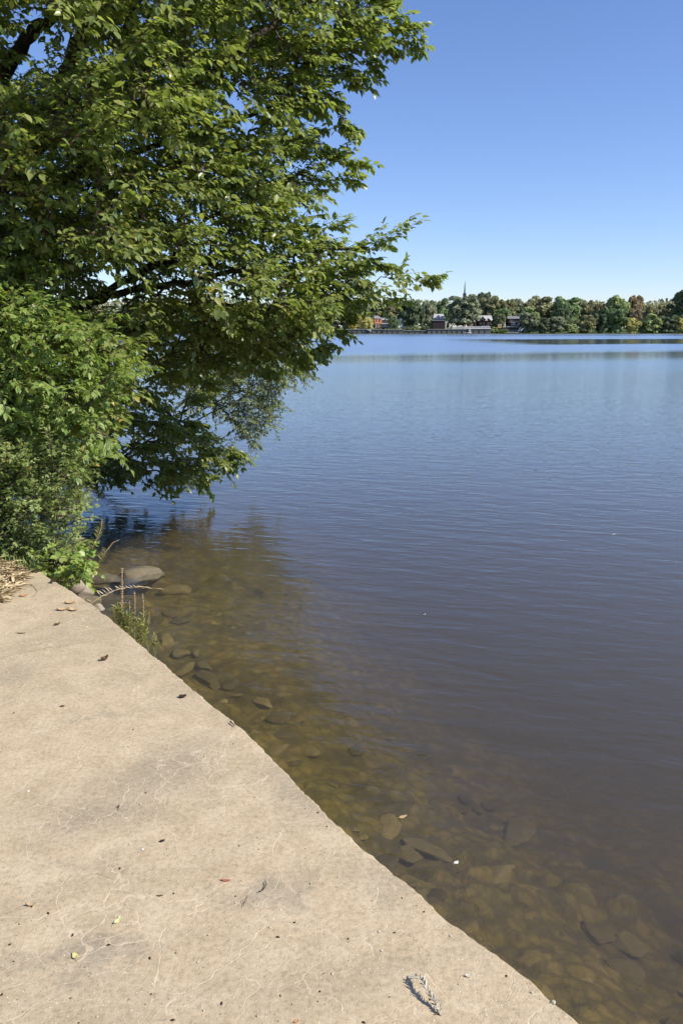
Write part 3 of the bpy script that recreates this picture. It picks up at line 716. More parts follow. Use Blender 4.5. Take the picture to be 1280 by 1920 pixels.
# dry grass litter on the back-left corner of the slab
def litter():
    rng = random.Random(12); poly = [(-200,1064),(0,1062),(40,1062),(48,1072),(40,1088),(36,1100),(20,1114),(0,1128),(-60,1150),(-200,1200)]
    lv = Leaves(); n = 0
    while n < 5200:
        u = rng.uniform(-200, 50); v = rng.uniform(1055, 1200)
        if not inpoly(np.array([[u, v]]), poly)[0]: continue
        g = G(u, v, 0); e = pdist(np.array([[u, v]]), poly[3:8])[0]
        h = min(.06, .004+e*.0012)*rng.random(); an = rng.uniform(0, 6.3)
        lv.add((g.x, g.y, .004+h), (math.cos(an), math.sin(an), rng.uniform(-.1, .35)), (rng.gauss(0, .3), rng.gauss(0, .3), 1), rng.uniform(.03, .13), rng.choice([.06, .09, .3])); n += 1
    o = lv.build('dry_grass_litter', M['straw'], None); tag(o, 'matted dry straw and dead grass covering the back left pavement corner', 'dry grass', kind='stuff')
    mb = MB(); poly2 = [(-400,1064),(0,1062),(42,1063),(40,1084),(30,1102),(0,1122),(-60,1146),(-400,1250)]
    ring = [G(u, v, 0) for u, v in poly2]; ring = [Vector((p.x, p.y, 0)) for p in ring]; c = sum(ring, Vector())/len(ring)
    vs = [(p.x, p.y, -.01) for p in ring]+[(p.lerp(c, .25).x, p.lerp(c, .25).y, .018) for p in ring]+[(c.x, c.y, .03)]; m = len(ring)
    mb.add(vs, [(i, (i+1) % m, m+(i+1) % m, m+i) for i in range(m)]+[(m+i, m+(i+1) % m, 2*m) for i in range(m)])
    tag(mb.build('soil_patch', M['soil'], smooth=True), kind='structure')
    lv = Leaves()
    for i in range(420):   # green and dry blades standing at the foot of the weeds
        u = rng.uniform(-150, 70); v = rng.uniform(1046, 1075); g = G(u, v, 0)
        an = rng.uniform(0, 6.3); lv.add((g.x, g.y+.05, 0), (math.cos(an)*.5, math.sin(an)*.5, 1), (math.cos(an), math.sin(an), -.3), rng.uniform(.03, .09), .09)
    tag(lv.build('grass_fringe', M['leaf_pale'], None), 'short grass blades growing along the back edge of the pavement', 'grass', kind='stuff')
litter()

# ------------------------------------------------------------ debris lying on the slab
def fmat2(name, c, c2=None): return simple(name, c, c2 or tuple(x*1.4 for x in c), 90, .8, .3, .002)
MD = {'brown': fmat2('dead_leaf_brown', (.10, .06, .03)), 'dark': fmat2('dead_leaf_dark', (.03, .02, .015)), 'tan': fmat2('dead_leaf_tan', (.36, .26, .15)), 'yellow': fmat2('dead_leaf_yellow', (.46, .40, .17)),
      'red': fmat2('dead_leaf_red', (.30, .10, .06)), 'pale': fmat2('pale_chip', (.42, .38, .29)), 'white': fmat2('white_chip', (.52, .51, .47)), 'orange': fmat2('orange_leaf', (.38, .20, .10)), 'green': fmat2('pale_green_leaf', (.5, .52, .25))}
def dead_leaf(u, v, L, wd, ang, mat, label, curl=.35, tilt=.0, z=0.0, name='dead_leaf'):
    nx, ny = 9, 5; vs = []; fs = []; curl *= .75; L *= .85
    for i in range(nx):
        t = i/(nx-1); hw = wd*math.sin(math.pi*min(1, t*.92+.04))**.8*(1.15-.5*t)
        for j in range(ny):
            s = j/(ny-1)*2-1; vs.append((t*L-L/2, s*hw*L, L*(curl*s*s*wd+curl*.35*(2*t-1)**2)+L*.015+.02*L*math.sin(9*t+4*s)))
    for i in range(nx-1):
        for j in range(ny-1): a = i*ny+j; fs.append((a, a+ny, a+ny+1, a+1))
    L0 = L; mb = MB(); mb.add(vs, fs); mb.tube([(-L/2, 0, L*curl*.35), (-L*.75, L*.03, L*.1), (-L*.9, L*.05, L*.02)], L*.012, 4)
    o = mb.build(name, MD[mat], smooth=True); so = o.modifiers.new('thick', 'SOLIDIFY'); so.thickness = .0009
    g = G(u, v, z); o.location = (g.x, g.y, z+.001); o.rotation_euler = (tilt, 0, ang); return tag(o, label, 'leaf')
dead_leaf(97, 1092, .06, .35, 1.3, 'dark', 'black curled leaf standing on the pavement near its back corner', .9, 1.0)
dead_leaf(133, 1131, .075, .3, .1, 'tan', 'tan dead leaf behind the pair on the pavement near the vine', .45)
dead_leaf(119, 1144, .08, .30, .2, 'tan', 'dead curled leaf lying left in the pair near the pavement edge', .5)
dead_leaf(138, 1145, .07, .33, 2.9, 'tan', 'dead cupped leaf lying right in the pair near the pavement edge', .6)
dead_leaf(108, 1172, .035, .4, .6, 'brown', 'small brown leaf scrap in front of the tan leaf pair', .8)
dead_leaf(45, 1118, .055, .3, .3, 'orange', 'rusty dead leaf beside the straw on the pavement', .6)
dead_leaf(41, 1188, .05, .12, .1, 'brown', 'thin brown leaf sliver near the left side of the pavement', .4)
dead_leaf(197, 1238, .045, .4, .9, 'brown', 'brown curled leaf alone between the weeds and the grey patch', 1.2)
dead_leaf(343, 1308, .035, .45, .2, 'dark', 'dark leaf bit close to the water edge, halfway along the pavement', .8)
dead_leaf(118, 1365 if False else 1325, .02, .4, 0, 'brown', 'tiny brown leaf crumb beside the upper grey patch', .6)
dead_leaf(424, 1652, .032, .17, -.1, 'red', 'narrow red leaf lying left of the hooked twig', .5)
dead_leaf(305, 1578, .016, .4, .4, 'dark', 'small black leaf crumb in the middle of the pavement', .8)
dead_leaf(301, 1680, .018, .2, .1, 'brown', 'small brown sliver left of the forked twig', .5)
dead_leaf(221, 1728, .032, .22, 1.2, 'green', 'thin yellowish leaf sliver between the grey bands', .7)
dead_leaf(60, 1698, .035, .15, .2, 'tan', 'curled tan leaf sliver near the left frame side', 1.0)
dead_leaf(141, 1794, .028, .32, 2.2, 'yellow', 'yellow leaf lying on the dark grey band, lower left', .5)
dead_leaf(879, 1830, .026, .28, .1, 'pale', 'pale cream leaf chip right of the feathery sprig', .4)
dead_leaf(556, 1916, .014, .4, .4, 'orange', 'orange leaf crumb at the bottom of the photo', .4)
dead_leaf(855, 1618, .028, .4, .7, 'white', 'white leaf floating on the water close to the pavement', .3, z=WATER+.002, name='floating_leaf')
dead_leaf(755, 1532, .05, .25, .5, 'tan', 'tan leaf floating over the olive sunken stones', .2, z=WATER+.002, name='floating_leaf')
dead_leaf(1150, 1002, .06, .15, .3, 'white', 'white feather floating far out on the open lake, right side', .3, z=WATER+.002, name='floating_feather')
dead_leaf(796, 1152, .03, .15, 1.0, 'white', 'small white feather floating in the middle of the lake water', .3, z=WATER+.002, name='floating_feather')
def flat_twig(label, path, r, mat='dark', name='twig', lift=.004):
    mb = MB(); rng = random.Random(int(path[0][0][0])); b = G(*path[0][0], 0)
    for pth in path:
        pts = [G(u, v, 0)-b+Vector((0, 0, lift+r+rng.random()*r)) for u, v in pth]; m = len(pts)
        mb.tube(pts, [r*(1-.45*i/m)*rng.uniform(.8, 1.2) for i in range(m)], 6)
    o = mb.build(name, MD[mat], smooth=True); o.location = b; return tag(o, label, 'twig')
flat_twig('dark hooked twig on the pavement right of the red leaf', [[(497,1655),(499,1661),(497,1667),(493,1672),(489,1674),(484,1675)]], .0017)
flat_twig('small forked grey twig lying left of and below the hooked twig', [[(465,1681),(463,1687),(460,1693),(457,1697)],[(454,1691),(457,1696),(456,1704)],[(457,1697),(460,1693),(461,1698)]], .0008, 'brown')
flat_twig('short brown twig on the very edge of the pavement', [[(432,1356),(436,1360),(440,1364)]], .003, 'brown')
flat_twig('thin tiny stem standing up from the grey cracked patch', [[(223,1512),(223,1517),(224,1521)],[(221,1515),(226,1514)]], .0014, 'dark')
flat_twig('fine curved straw stem on the pavement beside the straw litter', [[(58,1097),(66,1102),(72,1110),(68,1117),(60,1120)]], .002, 'tan')
flat_twig('hair thin straw lying across the tan slab, lower left', [[(182,1640),(198,1644),(212,1648)]], .0006, 'tan')
def pebble(u, v, r, mat, label, z=0.0, seed=1):
    o = link('pebble', rock_mesh('pebble', seed+70, .7, sub=2), MD[mat]); g = G(u, v, z); o.location = (g.x, g.y, z+r*.35); o.scale = (r, r*.8, r); o.rotation_euler = (0, 0, seed); return tag(o, label, 'pebble')
pebble(1036, 1880, .008, 'pale', 'cream pebble on the pavement edge at the bottom right', seed=1)
pebble(996, 1862, .005, 'pale', 'small pale pebble left of the cream edge pebble', seed=2)
pebble(441, 1693, .004, 'pale', 'small whitish pebble left of the forked twig', seed=3)
pebble(442, 1681, .0035, 'dark', 'tiny black pebble above the whitish pebble', seed=4)
pebble(715, 1783, .0045, 'white', 'small white pebble on the pavement behind the feathery sprig', seed=5)
pebble(526, 1706, .003, 'white', 'tiny white pebble on the grey band right of the forked twig', seed=6)
pebble(475, 1691, .0025, 'dark', 'tiny dark pebble right of the forked twig', seed=7)
pebble(741, 1640, .006, 'brown', 'brown pebble stuck at the pavement edge past its bend', seed=8)
pebble(267, 1593, .005, 'white', 'white pebble left of the black leaf crumb', seed=9)
pebble(54, 1484, .006, 'white', 'white pebble near the left side, on cracked concrete', seed=10)
pebble(438, 1395, .004, 'brown', 'brown pebble on the grey strip along the water edge', seed=11)
cm = rock_mesh('crumb', 91, .6, sub=1); cm.materials.append(MD['dark'])
cp = rock_mesh('chip', 92, .6, sub=1); cp.materials.append(MD['pale'])
rc = random.Random(44); nc = 0
while nc < 110:
    u, v = rc.uniform(0, 1000), 1120+800*rc.random()**.8
    if u > 60+(v-1063)*1.18-20 and u > np.interp(v, [p[1] for p in EDGE_PX], [p[0] for p in EDGE_PX])-12: continue
    g = G(u, v, 0); dk_ = rc.random() < .6; r = rc.choice((.0015, .002, .003))*(1+.15*g.y)
    o = bpy.data.objects.new('crumb' if dk_ else 'chip', cm if dk_ else cp); col.objects.link(o); o.location = (g.x, g.y, r*.4); o.scale = (r*rc.uniform(.8, 2), r, r); o.rotation_euler = (0, 0, rc.uniform(0, 6)); nc += 1
    if dk_: tag(o, 'tiny dark crumb of dirt lying on the concrete pavement', 'crumb', 'dark crumbs scattered over the pavement')
    else: tag(o, 'tiny pale stone chip lying on the concrete pavement', 'chip', 'pale chips scattered over the pavement')
def sprig():
    rng = random.Random(77); b = G(828, 1906, 0); root = empty('feathery_sprig', b); tag(root, 'pale dried feathery plant sprig casting a dark shadow on the pavement', 'sprig')
    pts = [G(u, v, 0)-b+Vector((0, 0, z)) for (u, v), z in (((828,1906), .004), ((818,1893), .012), ((808,1882), .022), ((797,1867), .028), ((788,1852), .026), ((773,1838), .012))]
    mb = MB(); mb.tube(pts, [.0012]*5+[.0005], 5); mb.build('stem', MD['tan'], root)
    lv = Leaves()
    for a, c in zip(pts[:-1], pts[1:]):
        for j in range(7):
            q = a.lerp(c, j/7); d = (c-a).normalized()
            for sg in (-1, 1): lance(lv, q, (d*.9+Vector((sg*.55, 0, rng.uniform(-.2, .5)))+rvec(rng)*.15).normalized(), rng.uniform(.013, .023), rng, .40)
    lv.build('leaves', MD['pale'], root)
    mb = MB(); mb.tube([G(826,1900,0)-b+Vector((0,0,.004)), G(815,1904,0)-b+Vector((0,0,.004))], .0012, 5); mb.build('stub', MD['brown'], root)
sprig()

# ------------------------------------------------------------ far shore
FM = {}
def ftree_mat(k, a, b):
    t = NT('crown_'+k); rnd = t.n('NewGeometry').outputs['Random Per Island']
    co = t.n('TexCoord').outputs['Object']
    c = t.ramp(t.math('ADD', t.math('MULTIPLY', rnd, .55), t.math('MULTIPLY', t.noise(co, 2.2, 3), .5)), [(.25, a), (.8, b)])
    pb = t.n('BsdfPrincipled', {'Base Color': c, 'Roughness': .7, 'Specular IOR Level': .2}); tr = t.n('BsdfTranslucent', {'Color': c})
    FM[k] = t.surf(t.n('MixShader', {0: .32, 1: pb.outputs[0], 2: tr.outputs[0]}).outputs[0])
for k, a, b in (('olive', (0.195, 0.204, 0.101), (0.452, 0.435, 0.213)), ('dark', (0.110, 0.144, 0.084), (0.247, 0.306, 0.153)), ('grey', (0.195, 0.221, 0.136), (0.417, 0.452, 0.264)), ('green', (0.144, 0.213, 0.093), (0.332, 0.435, 0.178)),
                ('bright', (0.247, 0.315, 0.127), (0.537, 0.605, 0.247)), ('rust', (.26, .21, .12), (.46, .35, .21)), ('yellow', (0.435, 0.417, 0.144), (0.750, 0.691, 0.247)), ('orange', (0.708, 0.435, 0.110), (0.750, 0.742, 0.195)), ('brown', (0.281, 0.247, 0.127), (0.537, 0.452, 0.247))):
    ftree_mat(k, a, b)
def crown_mesh(seed, lobes=26, per=110, sz=.085, shape='round'):
    rs = np.random.RandomState(seed); L = []
    while len(L) < lobes:
        c = rs.uniform(-1, 1, 3); c[2] = rs.uniform(0, .93)
        zz = c[2]; rad = {'round': math.sqrt(max(0, 1-(abs(zz-.5)/.55)**2.2)), 'broad': math.sqrt(max(0, 1-(abs(zz-.42)/.6)**2.5)), 'tall': max(.05, (1-zz)**.6), 'shrub': math.sqrt(max(0, 1-zz**2))}[shape]
        rr = math.hypot(c[0], c[1])
        if rr > rad*.84: continue
        L.append((c*[1, 1, 1], rs.uniform(.15, .27) if shape != 'tall' else .3))
    vs = []; fs = []
    for c, r in L:
        n = rs.normal(size=(per, 3)); n /= np.linalg.norm(n, axis=1)[:, None]; n[:, 2] = np.where(n[:, 2] < -.3, -n[:, 2], n[:, 2])
        q = c+n*np.array([r, r, r*.5])*rs.uniform(.72, 1.12, (per, 1)); q[:, 2] = np.maximum(q[:, 2], -.02)
        for p, nn in zip(q, n):
            a = rs.normal(size=3); t = np.cross(nn+rs.normal(size=3)*.45, a); t /= np.linalg.norm(t)+1e-9; b2 = np.cross(nn+rs.normal(size=3)*.45, t); b2 /= np.linalg.norm(b2)+1e-9
            s = sz*rs.uniform(.55, 1.3); S = np.array([1, 1, .5]); k = len(vs)
            vs += [tuple(p+(t*s)*S), tuple(p+(b2*s*.8)*S), tuple(p-(t*s*.9)*S), tuple(p-(b2*s*.7)*S+nn*s*.3*S)]; fs += [(k, k+1, k+2), (k, k+2, k+3)]
    me = bpy.data.meshes.new('crown'); me.from_pydata(vs, [], fs); me.update(); me.materials.append(FM['green']); return me
CR = {'round': [crown_mesh(s, 70) for s in (1, 2, 3)], 'broad': [crown_mesh(s, 80, shape='broad') for s in (4, 5)], 'tall': [crown_mesh(6, 14, 80, .1, 'tall')], 'shrub': [crown_mesh(s, 44, 90, .1, 'shrub') for s in (7, 8)]}
def trunk_mesh():
    mb = MB(); mb.tube([(0, 0, -.02), (.01, 0, .3), (0, .01, .7)], [.05, .035, .02], 7)
    for a in range(5): an = a*1.3; mb.tube([(0, 0, .25+.06*a), (.25*math.cos(an), .25*math.sin(an), .5+.05*a), (.45*math.cos(an), .45*math.sin(an), .72)], [.022, .014, .006], 5)
    me = mb.mesh('trunk'); me.materials.append(M['bark']); return me
TM = trunk_mesh(); tcount = [0]
def ftree(u0, u1, vt, Y, kind, label, shape='round', low=.18, name='tree', cat='tree', group='trees and bushes on the far shore', vb=None):
    tcount[0] += 1; rng = random.Random(tcount[0]*7)
    xa, xb = P(u0, 620, Y).x, P(u1, 620, Y).x; top = P((u0+u1)/2, vt, Y).z; zb = shorez(Y)
    if vb: zb = P((u0+u1)/2, vb, Y).z
    W = (xb-xa)/2; H = top-zb
    root = empty(name, ((xa+xb)/2, Y, zb)); tag(root, label, cat, group)
    me = CR[shape][tcount[0] % len(CR[shape])]
    c = bpy.data.objects.new('crown', me); col.objects.link(c); c.parent = root
    c.material_slots[0].link = 'OBJECT'; c.material_slots[0].material = FM[kind]
    c.location = (0, 0, H*low); c.scale = (W*1.16, W*1.05, H*(1-low)*1.0); c.rotation_euler = (0, 0, rng.uniform(0, 6.3))
    if low > .05:
        t = bpy.data.objects.new('trunk', TM); col.objects.link(t); t.parent = root; t.scale = (min(W, H*.5)*.9, min(W, H*.5)*.9, H*.95); t.rotation_euler = (0, 0, rng.uniform(0, 6))
    return root
T = [ # u0,u1,vtop,Y,kind,label,shape,low
 (596,650,574,480,'grey','grey green tree seen just past the hanging branch tips, left end of the far shore','round',.1),
 (636,690,571,478,'olive','olive brown tree behind the orange bush left of the brick house','broad',.1),
 (676,722,572,500,'grey','greyish tree rising right behind the orange brick house','round',.1),
 (702,748,569,490,'olive','wide olive tree behind the white flat roofed house','broad',.1),
 (742,792,563,462,'dark','darkest round tree between the white flat roofed house and the slim conifer','round',.2),
 (782,816,563,480,'grey','grey green tree directly behind the slim conifer','round',.1),
 (808,845,561,500,'green','tree rising behind the grey slate roofed house','broad',.1),
 (838,897,553,459,'grey','largest grey green tree, standing below the spire','broad',.22),
 (892,919,548,520,'dark','dark treetop poking up right of the spire','round',.1),
 (892,940,556,488,'olive','olive tree behind the dark gabled house','broad',.1),
 (928,966,562,486,'olive','olive tree right of and behind the dark gabled house','round',.1),
 (920,958,578,468,'green','green lower tree between the gabled house and the low grey house','round',.1),
 (955,986,562,520,'grey','small grey treetop in the dip left of the tall olive tree','round',.1),
 (977,1036,555,492,'olive','tall broad olive tree behind the low grey house','broad',.1),
 (960,1008,577,474,'bright','yellow green tree just above the roof of the low grey house','broad',.1),
 (1033,1083,556,482,'green','tall deep green tree in the middle of the right shore','broad',.12),
 (1040,1070,578,470,'dark','dark lobe shaped tree in front of the tall deep green one','round',.1),
 (1076,1110,563,492,'olive','olive tree just right of the tall deep green one','round',.1),
 (1100,1132,570,486,'brown','brownish tree left of the tall bright green tree','round',.1),
 (1127,1176,555,478,'bright','tall bright green tree touching the rusty brown one','broad',.12),
 (1165,1200,554,488,'rust','rusty brown autumn tree right beside the tall bright green tree','round',.1),
 (1194,1230,575,486,'olive','low olive tree just right of the rusty brown tree','round',.1),
 (1222,1274,572,490,'olive','wide olive tree left of the tall dark tree at the right frame side','broad',.1),
 (1250,1312,544,474,'dark','tall dark green tree cut by the right side of the photo','broad',.15),
 (1300,1350,556,482,'olive','olive tree beyond the right side of the photo','round',.1),
 (1340,1400,560,480,'green','green tree well beyond the right side of the photo','broad',.1),
 (1172,1200,578,470,'rust','lower rust tinged tree at the foot of the taller rusty brown one','round',.05)]
for a in T: ftree(*a[:6], shape=a[6], low=a[7])
B_ = [
 (652,671,594,450,'orange','orange yellow bush left of the red brick chimney','round'),(676,700,595,450,'yellow','yellow green bush in front of the orange brick house','round'),
 (727,745,604,450,'dark','dark low bush in front of the white flat roofed house','shrub'),(736,748,594,455,'green','upright green bush right of the white flat roofed house','round'),
 (752,772,612,449,'dark','dark hedge on top of the seawall, right of the white arch','shrub'),(770,788,610,449,'bright','light green bush between the dark hedges','shrub'),
 (784,808,611,448,'dark','dark hedge hanging over the seawall beside the brown boathouse','shrub'),(800,814,600,454,'olive','olive bush behind the left side of the brown boathouse','round'),
 (928,947,588,456,'olive','brown olive tree standing right beside the dark gabled house','round'),(918,934,613,447,'bright','small bright bush at the right end of the seawall','shrub'),
 (930,956,617,446,'green','low green bush in front of the terrace','shrub'),
 (972,1009,586,449,'grey','grey green willow right of the low grey house','round'),(1000,1029,597,448,'dark','dark bush between the willow and the light round bush','round'),
 (1023,1059,594,449,'grey','light grey green round bush at the waterline','round'),(1057,1084,607,447,'bright','low bright bush at the foot of the tall deep green tree','shrub'),
 (1076,1113,592,450,'olive','yellowish olive bush left of the dark purple brown bush','round'),(1110,1137,589,452,'dark','dark purple brown bush at the shore','round'),
 (1133,1176,578,452,'green','green bushy tree under the tall bright green tree','round'),(1170,1200,597,449,'yellow','yellow green bush below the rusty brown tree','round'),
 (1195,1238,589,450,'bright','broad yellow green bush right of the rusty brown tree','broad'),(1230,1268,591,449,'dark','dark olive bush near the right side of the photo','broad'),
 (1260,1282,597,447,'yellow','bright yellow green bush at the right side of the photo','round'),(1278,1330,592,449,'green','green bush beyond the right side of the photo','broad')]
for a in B_: ftree(*a[:6], shape=a[6], low=.0, name='bush', cat='bush')
for i, (u, v, k) in enumerate(((-260,572,'olive'),(-190,566,'green'),(-110,570,'grey'),(-40,566,'olive'),(40,570,'green'),(120,572,'olive'),(190,574,'grey'),(260,572,'olive'),(330,570,'green'),(400,572,'olive'),(470,573,'grey'),(540,574,'olive'))):
    ftree(u, u+84, v, 470+(i % 3)*8, k, 'far shore tree glimpsed through gaps in the big tree foliage', shape='broad', low=.05, group='far trees behind the big tree')
ftree(788, 797, 573, 453, 'dark', 'slim dark conifer standing alone between hedge and boathouse', shape='tall', low=.02, name='conifer', cat='conifer')
def wood():
    rs = np.random.RandomState(3); vs = []; fs = []
    for i in range(20000):
        x = rs.uniform(-420, 460); y = 540+rs.uniform(-8, 12)
        top = 17.5+2.5*noise.noise((x*.03, 0, 5))+2.5*noise.noise((x*.11, 0, 8)); p = np.array([x, y, 2+top*rs.rand()**.7])
        t = rs.normal(size=3); b = rs.normal(size=3); t /= np.linalg.norm(t); b /= np.linalg.norm(b); k = len(vs)
        vs += [tuple(p+t*1.3), tuple(p+b*1.1), tuple(p-t*1.3), tuple(p-b*1.1)]; fs += [(k, k+1, k+2, k+3)]
    me = bpy.data.meshes.new('far_wood'); me.from_pydata(vs, [], fs); me.update()
    tag(link('far_wood', me, FM['olive']), 'distant wood filling the skyline behind the far shore trees', 'wood', kind='stuff')
wood()

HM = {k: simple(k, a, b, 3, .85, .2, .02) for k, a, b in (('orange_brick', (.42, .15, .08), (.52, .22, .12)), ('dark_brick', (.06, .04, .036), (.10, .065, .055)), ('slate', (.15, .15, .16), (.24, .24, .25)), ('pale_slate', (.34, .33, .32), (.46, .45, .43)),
      ('white_paint', (.62, .62, .60), (.75, .75, .73)), ('grey_render', (.30, .32, .34), (.40, .42, .44)), ('dark_wood', (.03, .022, .022), (.05, .035, .033)), ('seawall_shaded_concrete', (.09, .09, .095), (.16, .16, .16)), ('tan_wood', (.40, .24, .12), (.5, .32, .17)), ('copper', (.06, .14, .10), (.10, .20, .15)))}  # seawall grey is darkened so the colour carries the shade on its lake face
t_ = NT('window_glass'); HM['glass'] = t_.surf(t_.n('BsdfPrincipled', {'Base Color': (.02, .025, .03), 'Roughness': .08, 'Specular IOR Level': .8}).outputs[0])
def uvbox(root, name, mat, u0, u1, vt, vb, Y, dep, par=None, off=0):
    a = P(u0, vb, Y); b = P(u1, vt, Y); o = root.location; mb = MB(); mb.box(a.x-o.x, b.x-o.x, Y-o.y+off, Y-o.y+dep+off, a.z-o.z, b.z-o.z)
    ob = mb.build(name, HM[mat], par or root)
    if par: ob.matrix_parent_inverse = Matrix.Identity(4)
    return ob
def rooted(name, label, cat, u, v, Y): r = empty(name, P(u, v, Y)); tag(r, label, cat); return r
def win(root, u0, u1, vt, vb, Y, fm='white_paint'):
    f = uvbox(root, 'window', fm, u0, u1, vt, vb, Y, .15, off=-.12); uvbox(root, 'pane', 'glass', u0+.22, u1-.22, vt+.22, vb-.22, Y, .1, par=f, off=-.16)
def gable_roof(root, mat, u0, u1, ve, vr, Y, dep, hip=0.0, name='roof', along=True):
    a = P(u0, ve, Y); b = P(u1, ve, Y); zr = P((u0+u1)/2, vr, Y+dep/2).z; o = root.location; x0, x1, z0, z1 = a.x-o.x, b.x-o.x, a.z-o.z, zr-o.z; y0, y1 = Y-o.y-.5, Y-o.y+dep+.5; ym = (y0+y1)/2; mb = MB()
    if along: h = hip*(x1-x0); top = [(x0+h, ym, z1), (x1-h, ym, z1)]; fs = [(0, 1, 5, 4), (2, 3, 4, 5), (1, 2, 5), (3, 0, 4), (0, 3, 2, 1)]
    else: xm = (x0+x1)/2; top = [(xm, y0, z1), (xm, y1, z1)]; fs = [(0, 1, 4), (1, 2, 5, 4), (2, 3, 5), (3, 0, 4, 5), (0, 3, 2, 1)]
    mb.add([(x0, y0, z0), (x1, y0, z0), (x1, y1, z0), (x0, y1, z0)]+top, fs); return mb.build(name, HM[mat], root)
# orange brick house, turned so that its right face is in the sun
h = rooted('brick_house', 'orange brick house with grey hipped roof on the far shore', 'house', 704, 614, 458)
def lb(root, name, mat, x0, x1, y0, y1, z0, z1, par=None): mb = MB(); mb.box(x0, x1, y0, y1, z0, z1); return mb.build(name, HM[mat], par or root)
lb(h, 'wall', 'orange_brick', -2.5, 2.5, -2.2, 2.2, 2.2, 4.9); lb(h, 'ground_floor', 'dark_brick', -2.3, 2.3, -2.0, 2.0, -.3, 2.19)
mb = MB(); mb.add([(-2.9, -2.6, 4.9), (2.9, -2.6, 4.9), (2.9, 2.6, 4.9), (-2.9, 2.6, 4.9), (-1, 0, 6.7), (1, 0, 6.7)], [(0, 1, 5, 4), (2, 3, 4, 5), (1, 2, 5), (3, 0, 4), (0, 3, 2, 1)]); mb.build('roof', HM['slate'], h)
for x in (-1.3, .9):
    f = lb(h, 'window', 'dark_brick', x-.45, x+.45, -2.3, -2.2, 3.0, 4.4); lb(h, 'pane', 'glass', x-.35, x+.35, -2.34, -2.3, 3.1, 4.3, f)
for x in (-1.4, .3): lb(h, 'pillar', 'white_paint', x, x+.15, -2.15, -2.0, -.3, 2.19)
h.rotation_euler = (0, 0, R(35))
h = rooted('brick_chimney', 'tall red brick chimney stack between the orange and the yellow green bush', 'chimney', 673, 610, 456)
uvbox(h, 'stack', 'orange_brick', 672, 676, 593, 609, 456, 1.2); uvbox(h, 'cap', 'dark_brick', 671.6, 676.4, 592.2, 593, 455.9, 1.4); uvbox(h, 'wing', 'dark_brick', 666, 672, 598, 610, 456.5, 2)
h = rooted('white_house', 'white modern house with flat roof and large grey windows', 'house', 726, 614, 460)
uvbox(h, 'wall', 'grey_render', 714, 737, 600, 614, 460, 7); uvbox(h, 'flat_roof', 'white_paint', 712, 739, 597, 600, 459, 9); uvbox(h, 'upper_roof', 'slate', 714, 733, 595.8, 597, 462, 5)
for u in (716, 720.5, 725.5, 730.5): win(h, u, u+3.8, 601, 605.5, 460); win(h, u, u+3.8, 608, 612.5, 460)
uvbox(h, 'balcony', 'white_paint', 714, 728, 606, 607.3, 458.5, 1.4)
h = rooted('garden_arch', 'tall white rounded panel standing on the terrace right of the flat roofed house', 'panel', 752, 616, 457)
mb = MB(); pr = [(-.9, 1.4), (-.9, 4.6), (-1.3, 5.4), (-.9, 5.7), (0, 5.6), (.6, 4.9), (.8, 4.0), (.8, 1.4)]; m = len(pr)
mb.add([(x, 0, z) for x, z in pr]+[(x, .4, z) for x, z in pr], [tuple(range(m)), tuple(range(2*m-1, m-1, -1))]+[(i, m+i, m+(i+1) % m, (i+1) % m) for i in range(m)]); mb.build('panel', HM['white_paint'], h); lb(h, 'foot', 'grey_render', -1, .9, -.2, .6, -.4, 1.39)
h = rooted('white_garden_wall', 'low whitish garden building under the darkest round tree', 'garden building', 770, 613, 466)
uvbox(h, 'wall', 'white_paint', 757, 783, 606, 614, 466, 4); uvbox(h, 'roof', 'pale_slate', 756, 784, 604.6, 606, 465.6, 5)
for u in (760, 766, 772, 778): win(h, u, u+3, 607, 611, 466, 'grey_render')
h = rooted('slate_house', 'pale house with a jagged grey slate roof and dormer behind the brown boathouse', 'house', 823, 614, 466)
uvbox(h, 'wall', 'white_paint', 813, 834, 598, 614, 466, 8); gable_roof(h, 'pale_slate', 811, 836, 598, 588.5, 466, 9, .15)
d = gable_roof(h, 'white_paint', 818, 826, 598, 590.5, 464.5, 4, name='dormer', along=False); win(h, 820.5, 823.5, 594, 597, 464)
d = gable_roof(h, 'white_paint', 828, 834, 598, 592, 464.5, 4, name='dormer', along=False)
h = rooted('boathouse', 'dark brown windowless wooden boathouse on the seawall', 'boathouse', 823, 617, 451)
uvbox(h, 'wall', 'dark_wood', 811, 834, 601.5, 617, 451, 6); uvbox(h, 'roof', 'slate', 810, 835, 600.3, 601.5, 450.6, 7)
for u in (815, 820, 825, 830): uvbox(h, 'batten', 'dark_brick', u, u+.5, 602, 616.5, 451, .1, off=-.12)
h = rooted('porch', 'pale open porch of two pillars right of the boathouse', 'porch', 838, 616, 453)
uvbox(h, 'pillar', 'white_paint', 834.5, 836.3, 605, 616.5, 453, .5); uvbox(h, 'pillar', 'white_paint', 841.5, 843, 606, 616.5, 453, .5); uvbox(h, 'lintel', 'white_paint', 834, 838.5, 603, 605, 452.9, .7)
h = rooted('veranda_house', 'small tan house with pale shallow roof between the largest tree and the gabled house', 'house', 884, 613, 459)
uvbox(h, 'wall', 'tan_wood', 878, 892, 603, 613.5, 459, 6); gable_roof(h, 'pale_slate', 876, 894, 603, 598, 459, 7, .1)
for u in (878.5, 885, 891): uvbox(h, 'pillar', 'white_paint', u, u+.9, 603.2, 613.5, 458, .3)
uvbox(h, 'door', 'dark_brick', 886.2, 889.5, 606, 613.3, 459, .1, off=-.12); uvbox(h, 'side_roof', 'pale_slate', 870, 877.5, 601.5, 603, 461, 4)
h = rooted('gabled_house', 'dark brick house with two gables and pale roof edges', 'house', 908, 614, 457)
